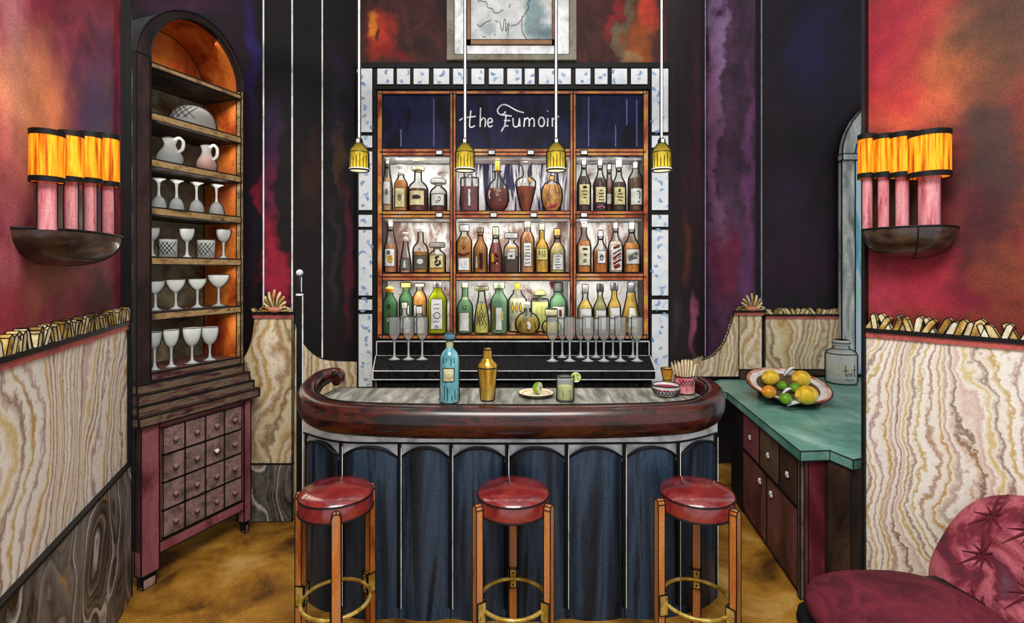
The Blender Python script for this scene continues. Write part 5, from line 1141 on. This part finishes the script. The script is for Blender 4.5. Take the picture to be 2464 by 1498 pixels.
# lowest shelf, right
B('wine_bottle', 'golden bottle with silver and black cap, first in the right lowest compartment', 1408, 2, 685, 35, 'wine', ('cyl', 13, 22, (120, 122, 124)), (206, 178, 70), (.02, .8), (.12, .62, .9, WHT), (), group=g3)
B('wine_bottle', 'olive bottle with rounded black cap and white label on the lowest shelf', 1444, 2, 684, 31, 'wine', ('cyl', 14, 19, (46, 46, 48)), (150, 140, 84), (.02, .9), (.1, .56, .95, (222, 222, 216)), (), group=g3)
B('wine_bottle', 'straight golden bottle with dark grey cap on the lowest shelf', 1478, 2, 681, 30, 'wine', ('cyl', 15, 18, (70, 72, 76)), (206, 164, 44), (.02, .97), (.1, .6, .9, WHT), (), group=g3)
B('wine_bottle', 'golden cone shaped bottle with black cap at the far right of the lowest shelf', 1518, 2, 676, 46, 'cone', ('cyl', 15, 24, (58, 60, 64)), (212, 170, 52), (.02, .95), (.16, .62, .5, (220, 220, 206)), (), group=g3)

# champagne flutes on the stone counter
def flute(px, by, label, g, w=27, top=762):
    Y = (EYE - ZC) * F / (by - HY); k = Y / F; h = EYE - (top - HY)*k - ZC
    stemglass('champagne_flute', label, 'glass', (xat(px, Y), Y, ZC + .0015), h, w*k/2, h*.58, 'flute', G_FLU, g, foot=w*k*.56)
G_FLU = glass('flute_glass', (240, 242, 242), .2, (232, 234, 234))
gl = ('flute in the group of three on the stone counter, nearest the tiles', 'middle flute of the group of three on the stone counter', 'flute in the group of three on the stone counter, nearest the blue bottle')
for i, px in enumerate((949, 983, 1016)): flute(px, 865, gl[i], 'flutes on the left of the stone counter')
o_ = ('first', 'second', 'third', 'fourth', 'fifth')
for i, px in enumerate((1329, 1371, 1415, 1453, 1493, 1533)): flute(px, 869, ('%s flute in the front row of the large group on the stone counter' % o_[i]) if i < 5 else 'last flute in the front row, at the corner of the stone counter', 'flutes on the right of the stone counter')
for i, px in enumerate((1353, 1397, 1434, 1475, 1523)): flute(px, 860, ('%s flute in the back row of the large group on the stone counter' % o_[i]) if i < 4 else 'last flute in the back row, at the end of the stone counter', 'flutes on the right of the stone counter', 24, 766)

# ------------------------------------------------------------------ things on the bar
def barY(by): return (EYE - ZB) * F / (by - HY)
Y = barY(967); k = Y / F
t = thing('blue_bottle', 'pale blue glass bottle with cream label standing on the bar', 'bottle', (xat(1082, Y), Y, ZB + .0018)); H = 166*k; r = 23*k
GBL = wash('blue_glass', [(50, 118, 130), (92, 160, 172), (126, 188, 196), (84, 150, 160)], 10, (1, 1, .5), .15, .18, spec=.5, coat=.5)
b = MB(); b.lathe([(0, 0), (r*.92, 0), (r, H*.02), (r, H*.60), (r*.96, H*.66), (r*.78, H*.72), (r*.48, H*.765), (r*.36, H*.79), (r*.34, H*.9), (0, H*.9)], seg=36); b.lathe([(r*.93, 0), (r*1.01, .003), (r*.95, .006)], mi=1, seg=36); b.seams([(r*.92, 0), (r, H*.02), (r, H*.60), (r*.96, H*.66), (r*.78, H*.72), (r*.48, H*.765), (r*.36, H*.79), (r*.34, H*.9)], .0042, 1); part('glass_body', b, [GBL, INK], t)
b = MB(); b.lathe([(r*.36, H*.79), (r*.38, H*.79), (r*.38, H*.89), (r*.36, H*.89)], seg=24); part('neck_label', b, flat((170, 176, 130)), t)
b = MB(); b.lathe([(0, H*.9), (r*.5, H*.9), (r*.56, H*.92), (r*.56, H*.965), (r*.48, H*.995), (0, H)], seg=28); b.lathe([(r*.52, H*.892), (r*.6, H*.905), (r*.52, H*.918)], seg=28, mi=1); b.lathe([(r*.5, H*.985), (r*.54, H*.99), (r*.46, H*1.0)], seg=28, mi=1); part('stopper', b, [wash('teal_cap', [(40, 84, 100), (84, 140, 156)], 9, grain=.15), INK], t)
b = MB(); rows = [[Vector((r*1.01*math.sin(a), -r*1.01*math.cos(a), z*H)) for a in [-.62 + 1.2*j/12 for j in range(13)]] for z in (.32, .36, .44, .51)]; b.strip(rows, 0); ed = rows[0] + [q[-1] for q in rows[1:]] + rows[-1][-2::-1] + [q[0] for q in rows[2:0:-1]]; b.tube(ed, .0025, 5, 1, True)
lb = part('label', b, [wash('aged_label', [(150, 146, 100), (206, 200, 160), (214, 212, 184)], 9, grain=.15), INK], t)
b = MB()
for a, z0, z1 in ((-.55, .58, .70), (-.2, .6, .71), (.25, .54, .72), (.6, .58, .68), (-.45, .06, .26), (-.1, .05, .24), (.35, .05, .12), (.7, .06, .2)): b.tube([(r*1.005*math.sin(a), -r*1.005*math.cos(a), z0*H), (r*1.0*math.sin(a*.97), -r*(1.0 if z1 < .6 else .95)*math.cos(a), min(z1, .655)*H)], .0022, 5)
part('glass_facets', b, INK, t)
Y = barY(963); k = Y / F
t = thing('cocktail_shaker', 'golden cocktail shaker standing on the bar beside the blue bottle', 'shaker', (xat(1173, Y), Y, ZB + .0018)); H = 126*k; r = 24*k
M_SHK = wash('gold_metal', [(92, 64, 14), (166, 120, 24), (206, 164, 60), (226, 206, 150)], 7, (2.5, 2.5, .5), .12, .25, .5, .5)
b = MB(); b.lathe([(0, 0), (r*.62, 0), (r*.68, H*.03), (r*.8, H*.3), (r*.95, H*.58), (r, H*.62), (r*.98, H*.625)], seg=36); b.lathe([(r*.63, 0), (r*.7, .004), (r*.66, .008)], mi=1, seg=36); b.seams([(r*.62, 0), (r*.68, H*.03), (r*.8, H*.3), (r*.95, H*.58), (r, H*.62)], .004, 1); part('shaker_cup', b, [M_SHK, INK], t)
b = MB(); b.lathe([(r*.99, H*.625), (r*.99, H*.65), (r*.9, H*.7), (r*.6, H*.76), (r*.48, H*.8), (0, H*.8)], seg=36); b.lathe([(r*1.0, H*.618), (r*1.04, H*.63), (r*1.0, H*.642)], mi=1, seg=36); b.seams([(r*.99, H*.625), (r*.99, H*.65), (r*.9, H*.7), (r*.6, H*.76), (r*.48, H*.8)], .004, 1); part('strainer_top', b, [M_SHK, INK], t)
b = MB(); b.lathe([(r*.47, H*.79), (r*.45, H*.86), (r*.4, H*.96), (r*.36, H*.985), (0, H)], seg=32); b.lathe([(r*.4, H*.955), (r*.43, H*.965), (r*.38, H*.98)], mi=1, seg=32); b.seams([(r*.47, H*.79), (r*.45, H*.86), (r*.4, H*.96), (r*.36, H*.985)], .004, 1); part('cap', b, [M_SHK, INK], t)
Y = barY(952); k = Y / F
t = thing('small_plate', 'small cream plate with a cut lime on the bar', 'plate', (xat(1290, Y), Y, ZB + .0018)); r = 43*k
b = MB(); b.lathe([(0, .003), (r*.55, .003), (r*.62, 0), (r*.66, .004), (r, .017), (r*.98, .020), (r*.62, .010), (0, .008)], seg=40); b.tube([(r*math.cos(q), r*math.sin(q), .018) for q in [i*PI/20 for i in range(40)]], .0028, 6, 1, True); part('dish', b, [flat((222, 212, 184), .4), INK], t)
b = MB(); b.lathe([(r*.72, .0125), (r*.9, .0165), (r*.9, .0172), (r*.72, .0132)], seg=40); part('gilt_band', b, flat((206, 150, 50), .4), t)
M_LIME = wash('lime_skin', [(64, 110, 20), (120, 160, 36), (166, 196, 70)], 18, grain=.15, rough=.4); M_FLESH = wash('lime_flesh', [(196, 206, 120), (226, 230, 206), (214, 222, 170)], 20, grain=.1)
p = Vector((xat(1296, Y), Y, ZB + .046)); t = thing('lime_half', 'cut lime half lying on the small cream plate', 'lime', p, -.5); rl = 15*k
b = MB(); b.ball((0, 0, 0), rl, rl*.95, rl*.95, fn=lambda p, ph, a: Vector((min(p.x, rl*.25), p.y, p.z))); part('skin', b, M_LIME, t)
b = MB(); b.prism([(rl*.85*math.cos(q), rl*.85*math.sin(q)) for q in [i*PI/12 for i in range(24)]], rl*.26, rl*.29, 'x', 0)
for q in range(5): b.tube([(rl*.295, 0, 0), (rl*.295, rl*.7*math.cos(q*1.256), rl*.7*math.sin(q*1.256))], .0014, 5, 1)
part('flesh', b, [M_FLESH, INK], t)
Y = barY(963); k = Y / F
t = thing('cocktail_tumbler', 'straight tumbler with pale green drink and ice on the bar', 'glass', (xat(1360, Y), Y, ZB + .0018)); H = 58*k; r = 20.5*k
b = MB(); b.lathe([(0, 0), (r*.95, 0), (r, .004), (r, H)], seg=32)
for z in (.002, H): b.tube([(r*1.0*math.cos(q), r*1.0*math.sin(q), z) for q in [i*PI/16 for i in range(32)]], .003, 6, 1, True)
b.seams([(r*.95, 0), (r, .004), (r, H)], .0035, 1)
part('tumbler_body', b, [G_CLEAR, INK], t)
b = MB(); b.lathe([(0, .012), (r*.9, .012), (r*.9, H*.58), (0, H*.58)], seg=28); part('drink', b, wash('lime_drink', [(176, 176, 30), (216, 212, 110), (230, 230, 190)], 12, grain=.1), t)
b = MB(); b.box(-r*.35, r*.5, -r*.8, -r*.2, H*.14, H*.44, 0, .0018); part('ice', b, [WHITE, INK], t)
t = thing('lime_slice', 'round lime slice on the rim of the tumbler', 'lime', (xat(1386, Y), Y - .0, ZB + H - .004), -.25); rl = 13*k
b = MB(); b.prism([(rl*math.cos(q), rl*math.sin(q)) for q in [i*PI/14 for i in range(28)]], -.004, .004, 'y', 0, 0); b.tube([(rl*math.cos(q), -.003, rl*math.sin(q)) for q in [i*PI/14 for i in range(28)]], .0022, 6, 1, True); part('rind', b, [flat((214, 218, 170)), INK], t)
b = MB()
for q in range(4):
    a0 = q*PI/2 + .2; b.prism([(rl*.12*math.cos(a0 + .7), rl*.12*math.sin(a0 + .7))] + [(rl*.72*math.cos(a0 + .2 + e*.27), rl*.72*math.sin(a0 + .2 + e*.27)) for e in range(5)], -.0055, -.003, 'y')
part('segments', b, wash('lime_segments', [(120, 130, 20), (170, 176, 50)], 16, grain=.1), t)
# jigger, cut bowl, straw jar
Y = 3.13; k = Y / F
t = thing('jigger', 'amber double ended jigger behind the cut glass bowl on the bar', 'jigger', (xat(1605, Y), Y, ZB + .0018)); H = (939 - 886)*k; r = 14.5*k
b = MB(); b.lathe([(0, 0), (r, 0), (r*.95, H*.12), (r*.62, H*.5), (r*.72, H*.62), (r*1.0, H), (r*.92, H), (r*.6, H*.6), (0, H*.58)], seg=28)
for z, q in ((.002, 1.0), (H*.5, .64), (H, .98)): b.tube([(r*q*math.cos(a), r*q*math.sin(a), z) for a in [i*PI/14 for i in range(28)]], .003, 6, 1, True)
b.seams([(r, 0), (r*.95, H*.12), (r*.62, H*.5), (r*.72, H*.62), (r, H)], .0035, 1)
part('jigger_body', b, [wash('amber_metal', [(150, 96, 20), (206, 150, 50), (222, 190, 110)], 9, grain=.12, rough=.3, spec=.5), INK], t)
Y = 2.99; k = Y / F
t = thing('cut_glass_bowl', 'small bowl with red cut glass pattern on the bar', 'bowl', (xat(1602, Y), Y, ZB + .0018)); r = 33*k; H = 27*k
b = MB(); b.lathe([(0, 0), (r*.5, 0), (r*.8, H*.25), (r*.97, H*.6), (r, H), (r*.92, H*.98), (r*.85, H*.62), (0, H*.55)], seg=36); b.tube([(r*.98*math.cos(q), r*.98*math.sin(q), H) for q in [i*PI/18 for i in range(36)]], .0035, 6, 1, True); b.seams([(r*.5, 0), (r*.8, H*.25), (r*.97, H*.6), (r, H)], .0035, 1); part('bowl_body', b, [flat((222, 216, 216), .3), INK], t)
b = MB(); b.lathe([(r*.74, H*.22), (r*.985, H*.62), (r*.99, H*.72), (r*.9, H*.5)], seg=36); part('red_band', b, wash('ruby_cut', [(120, 24, 44), (176, 56, 76), (214, 150, 160)], 14, grain=.12, rough=.3), t)
b = MB()
for i in range(11):
    for sg in (-1, 1):
        a = -PI/2 + (i - 5)*.27; b.tube([(r*q*math.cos(a + sg*e), r*q*math.sin(a + sg*e), H*z) for q, z, e in ((.83, .24, -.13), (.94, .42, 0), (1.0, .72, .13))], .0017, 5)
part('cut_pattern', b, INK, t)
b = MB(); b.lathe([(0, H*.8), (r*.85, H*.8)], seg=24); part('contents', b, wash('red_contents', [(110, 20, 40), (150, 40, 60)], 16, grain=.2), t)
Y = 3.06; k = Y / F; JX = xat(1647, Y)
t = thing('straw_jar', 'pink cut glass jar holding a bundle of straws at the bar end', 'jar', (JX, Y, ZB + .0018)); r = 24*k; H = 42*k
b = MB(); b.lathe([(0, 0), (r*.85, 0), (r, H*.08), (r*1.0, H*.7), (r*.9, H*.9), (r*.96, H), (r*.88, H), (r*.82, H*.88), (r*.9, H*.66), (r*.9, .012), (0, .010)], seg=32)
for z, q in ((.002, .87), (H, .95)): b.tube([(r*q*math.cos(a), r*q*math.sin(a), z) for a in [i*PI/16 for i in range(32)]], .003, 6, 1, True)
b.seams([(r*.85, 0), (r, H*.08), (r, H*.7), (r*.9, H*.9), (r*.96, H)], .0035, 1)
part('jar_body', b, [wash('pink_cut_glass', [(150, 56, 74), (196, 96, 110), (216, 160, 150), (214, 190, 130)], 11, grain=.12, rough=.25, spec=.5), INK], t)
b = MB()
for i in range(5):
    for sg in (-1, 1):
        a = -PI/2 + (i - 2)*.3; b.tube([(r*1.01*math.cos(a + sg*e), r*1.01*math.sin(a + sg*e), H*z) for z, e in ((.5, -.22), (.66, 0), (.82, .22))], .0018, 5)
part('cut_pattern', b, INK, t)
M_STR = wash('straw_paper', [(196, 160, 96), (222, 208, 170), (230, 228, 218)], 20, (1, 1, .3), .12)
ns = 15
for i in range(ns):
    u = (i - (ns-1)/2)/((ns-1)/2); row = i % 2; dy = (-.35 if row else .35)*r
    xb = u*r*.5; xt = u*29*k + R.uniform(-1.5, 1.5)*k; h = (84 - 9*u*u - R.uniform(0, 6))*k
    tp_ = Vector((xt, dy*1.15, h)); bt = Vector((xb, dy*.7, .013))
    t = thing('straw', 'paper straw in the pink jar at the bar end', 'straw', (JX, Y, ZB + .0018), 0, 'straws in the pink jar')
    d = tp_ - bt
    b = MB(); b.tube([bt, tp_], 1.85*k, 8); o_s = Vector((1.85*k, -.0012, 0)); b.tube([bt + o_s, tp_ + o_s], .0011, 5, 1); part('straw_tube', b, [M_STR, INK], t)
    b = MB(); b.tube([tp_ - d*.004, tp_ + d*.006], 2.5*k, 8); part('straw_end', b, INK, t)

# ------------------------------------------------------------------ fruit platter and jar on the green worktop
Y = 4.02; k = Y / F; TILT = math.radians(15)
pl_ = thing('fruit_platter', 'round brown and white platter of lemons and limes on the green worktop', 'platter', (xat(1895, Y), Y, ZK + .006)); r = 93*k
pc = Vector((0, 0, .095))
def tiltp(x, y, z): c, s = math.cos(TILT), math.sin(TILT); return Vector((x, y*c - z*s, y*s + z*c)) + pc
b = MB(); b.lathe([(0, -.012), (r*.5, -.012), (r*.98, .012), (r, .018), (r*.98, .022), (r*.9, .014)], seg=48); b.lathe([(r*.97, .023), (r*.9, .0155)], seg=48, mi=1); b.tube([(r*math.cos(q), r*math.sin(q), .017) for q in [i*PI/24 for i in range(48)]], .0042, 6, 2, True)
b.lathe([(r*.90, .0145), (r*.74, .004)], seg=48, mi=3); b.lathe([(r*.74, .004), (r*.7, .0), (0, 0)], seg=48, mi=4)
b.v = [tuple(tiltp(*v)) for v in b.v]
part('dish', b, [flat((150, 80, 50)), wash('rust_rim', [(120, 50, 24), (170, 86, 50), (214, 190, 170)], 6, grain=.15), INK, flat((216, 206, 200), .5), wash('brown_well', [(78, 58, 34), (110, 86, 54)], 6, grain=.25)], pl_)
b = MB(); b.prism([(-.2*1, 0), (.2, 0), (.2, .17), (-.2, .055)], -.14, .14, 'x'); b.v = [(v[0], v[1], v[2] - .0) for v in b.v]
b.v = [(v[0], v[1], min(v[2], .095 + v[1]*math.tan(TILT) - .014)) for v in b.v]; part('display_foot', b, M_BLACKW, pl_)
M_LEM = wash('lemon_skin', [(150, 104, 16), (206, 160, 24), (226, 196, 60), (222, 214, 150)], 8, grain=.12, rough=.4); M_LEMO = wash('orange_lemon_skin', [(150, 84, 16), (206, 130, 24), (226, 190, 80)], 8, grain=.12, rough=.4)
M_LIM2 = wash('green_lime_skin', [(44, 90, 14), (96, 146, 24), (160, 196, 60)], 9, grain=.12, rough=.4); M_PET = flat((222, 222, 222), .6)
def fruit(name, label, cat, px, py, rx, mat, rot, ln=1.25, grp=None):
    # where the view ray meets the tilted dish
    u = (px - HX)/F; v = -(py - HY)/F; o = Vector((xat(1895, Y), Y, ZK)) + pc; nrm = Vector((0, -math.sin(TILT), math.cos(TILT))); d = Vector((u, 1, v)); e = Vector((0, 0, EYE))
    rr = rx*k; tt = ((o + nrm*(rr*1.0 + .012 + .03*max(0, (py - 930)/20)) - e).dot(nrm))/d.dot(nrm); p = e + d*tt
    t = thing(name, label, cat, p, rot, grp)
    b = MB(); b.ball((0, 0, 0), rr*ln, rr, rr*.96, 0, 22, 14, lambda q, ph, a: q)
    if cat == 'lemon':
        b.v = []; b.f = []; b.m = []; b.s = []; pr = [(0, -1.5), (.16, -1.45), (.28, -1.28), (.62, -1.0), (.9, -.55), (1, 0), (.9, .55), (.62, 1.0), (.26, 1.28), (.12, 1.36), (0, 1.38)]
        c_ = catmull([(a, z, 0) for a, z in pr], 3); b.lathe([(max(0, q.x)*rr, q.y*rr*ln/1.35) for q in c_], (0, 0, 0), 22); b.v = [(w[2], w[1], w[0]) for w in b.v]
        b.f = [tuple(reversed(q)) for q in b.f]
    part('peel', b, mat, t)
    b = MB(); b.ball((rr*ln*1.0, 0, 0), rr*.12, rr*.12, rr*.12, 0, 8, 6); part('stem_end', b, flat((96, 86, 30)), t); return t
fruit('lemon', 'yellow lemon at the back of the platter, nearer the bar', 'lemon', 1854, 908, 18.5, M_LEM, .4, 1.2, 'lemons on the platter')
fruit('lemon', 'yellow lemon at the back of the platter, nearer the lidded jar', 'lemon', 1928, 911, 20, M_LEM, .5, 1.25, 'lemons on the platter')
fruit('lemon', 'small orange tinged lemon at the front of the platter', 'lemon', 1850, 942, 14.5, M_LEMO, .2, 1.15, 'lemons on the platter')
fruit('lemon', 'large yellow lemon at the front right of the platter', 'lemon', 1941, 950, 20.5, M_LEM, .25, 1.3, 'lemons on the platter')
fruit('lime', 'green lime touching the back lemon nearer the bar', 'lime', 1882, 927, 11, M_LIM2, .6, 1.05, 'limes on the platter')
fruit('lime', 'green lime in front of the back lemon nearer the lidded jar', 'lime', 1912, 932, 11.5, M_LIM2, .1, 1.05, 'limes on the platter')
fruit('lime', 'green lime at the front between two lemons', 'lime', 1890, 958, 12.5, M_LIM2, .2, 1.05, 'limes on the platter')
def petal(label, px, py, w, rot, lift):
    u = (px - HX)/F; v = -(py - HY)/F; o = Vector((xat(1895, Y), Y, ZK)) + pc; nrm = Vector((0, -math.sin(TILT), math.cos(TILT))); d = Vector((u, 1, v)); e = Vector((0, 0, EYE))
    tt = ((o + nrm*lift - e).dot(nrm))/d.dot(nrm); p = e + d*tt; W = w*k; t = thing('white_leaf', label, 'leaf', p, 0, 'white leaves on the platter')
    b = MB(); rows = []
    for i in range(9):
        s = i/8; x = (s - .5)*W; wd = W*.24*math.sin(PI*s)**.8; zz = (s - .5)*W*math.sin(rot) + .01*math.sin(PI*s)
        rows.append([Vector((x*math.cos(rot), -.010, zz - wd*.6)), Vector((x*math.cos(rot), -.016, zz)), Vector((x*math.cos(rot), .006, zz + wd*.7))])
    b.strip(rows, 0); b.strip(rows, 0, True, True); b.tube([r_[0] for r_ in rows], .0025, 5, 1); b.tube([r_[2] for r_ in rows], .0025, 5, 1); part('blade', b, [M_PET, INK], t)
petal('white leaf at the back of the fruit platter between two lemons', 1898, 893, 32, .7, .07)
petal('white leaf in the middle of the fruit platter', 1893, 940, 24, .5, .05)
petal('white leaf at the front of the fruit platter by the large lemon', 1908, 972, 28, .25, .05)

Y = 4.62; k = Y / F
t = thing('lidded_jar', 'clear lidded glass jar with lemon slices on the green worktop by the wall', 'jar', (xat(2024, Y), Y, ZK + .0045)); r = 33*k; H = (EYE - (818 - HY)*k) - ZK
b = MB(); b.lathe([(0, 0), (r*.92, 0), (r, .012), (r, H*.66), (r*.9, H*.73), (r*.55, H*.79), (r*.48, H*.82), (r*.48, H*.86), (0, H*.86)], seg=36)
for z, q in ((.004, .96), (H*.69, .97), (H*.79, .56)): b.tube([(r*q*math.cos(a), r*q*math.sin(a), z) for a in [i*PI/16 for i in range(32)]], .0042, 6, 1, True)
b.seams([(r*.92, 0), (r, .012), (r, H*.66), (r*.9, H*.73), (r*.55, H*.79), (r*.48, H*.82), (r*.48, H*.86)], .006, 1, ang=-.57)
part('jar_body', b, [glass('jar_glass', (240, 246, 242), .5, (244, 248, 244)), INK], t)
b = MB(); b.lathe([(0, H*.85), (r*.46, H*.85), (r*.58, H*.9), (r*.58, H*.96), (r*.5, H), (0, H)], seg=28); b.tube([(r*.58*math.cos(a), r*.58*math.sin(a), H*.93) for a in [i*PI/14 for i in range(28)]], .004, 6, 1, True); part('lid', b, [G_STEM, INK], t)
for (x, z, q) in ((-.45, .2, .3), (.05, .16, .3), (.45, .22, .26), (.1, .34, .24), (-.15, .3, .22)):
    b = MB(); b.ball((x*r, -r*.25, z*H + .02), q*r, r*.15, q*r*.75, 0, 12, 8); part('lemon_slice', b, flat((206, 180, 60)), t)
b = MB()
for s in ([(-.3, .45), (-.28, .25), (-.25, .2)], [(-.45, .32), (-.1, .34)], [(-.2, .2), (-.1, .27), (.0, .2), (.08, .28), (.15, .2)], [(.35, .46), (.33, .22), (.4, .2)], [(.15, .34), (.55, .35)], [(-.3, .13), (.0, .11), (.3, .13)]):
    b.tube([(r*1.01*math.sin(x), -r*1.01*math.cos(x), z*H) for x, z in s], .0028, 5)
part('ink_scribble', b, INK, t)

# ------------------------------------------------------------------ light
w = bpy.data.worlds.new('room_air'); SC.world = w; w.use_nodes = True
bg = w.node_tree.nodes['Background']; bg.inputs[0].default_value = (.92, .95, 1.0, 1); bg.inputs[1].default_value = .8
for i, (a, c) in enumerate(((908, 1090), (1090, 1379), (1379, 1560))):
    for j in range(3): lamp('shelf_light', 'AREA', (ux((a + c)/2), YU + .07, uz(RT[j] + 15) - .012), 2.5 * (1.5 if i == 1 else 1), (1, .95, .88), ux(c) - ux(a) - .1, (math.radians(18), 0, 0), .04)
for z in [3.47] + ZSH[:6]:  # area lights added to brighten the cabinet interior, without fittings
    p = CA + CU*.42 + CB*(SF + .07) + Vector((0, 0, z - .06)); lamp('cabinet_fill', 'AREA', p, 1.2, (1, .9, .78), .5, (math.radians(-18), 0, CROT), .03)
lamp('overhead_fill', 'AREA', (0, .3, 4.4), 170, (1, .95, .88), 2.2, (math.radians(22), 0, 0), 1.2)  # unseen area light added overhead for brightness and glossy highlights

cam = bpy.data.cameras.new('camera'); co = bpy.data.objects.new('camera', cam); COL.objects.link(co)
co.location = (0, 0, EYE); co.rotation_euler = (PI/2, 0, 0); cam.sensor_width = 36; cam.lens = F/2464*36; cam.shift_y = -(749 - HY)/2464; cam.clip_start = .05
SC.camera = co
SC.view_settings.view_transform = 'Standard'; SC.view_settings.look = 'None'; SC.view_settings.gamma = 1; SC.view_settings.exposure = 0.27
SC.view_settings.use_curve_mapping = False
SC.cycles.transparent_max_bounces = 24; SC.cycles.max_bounces = 6
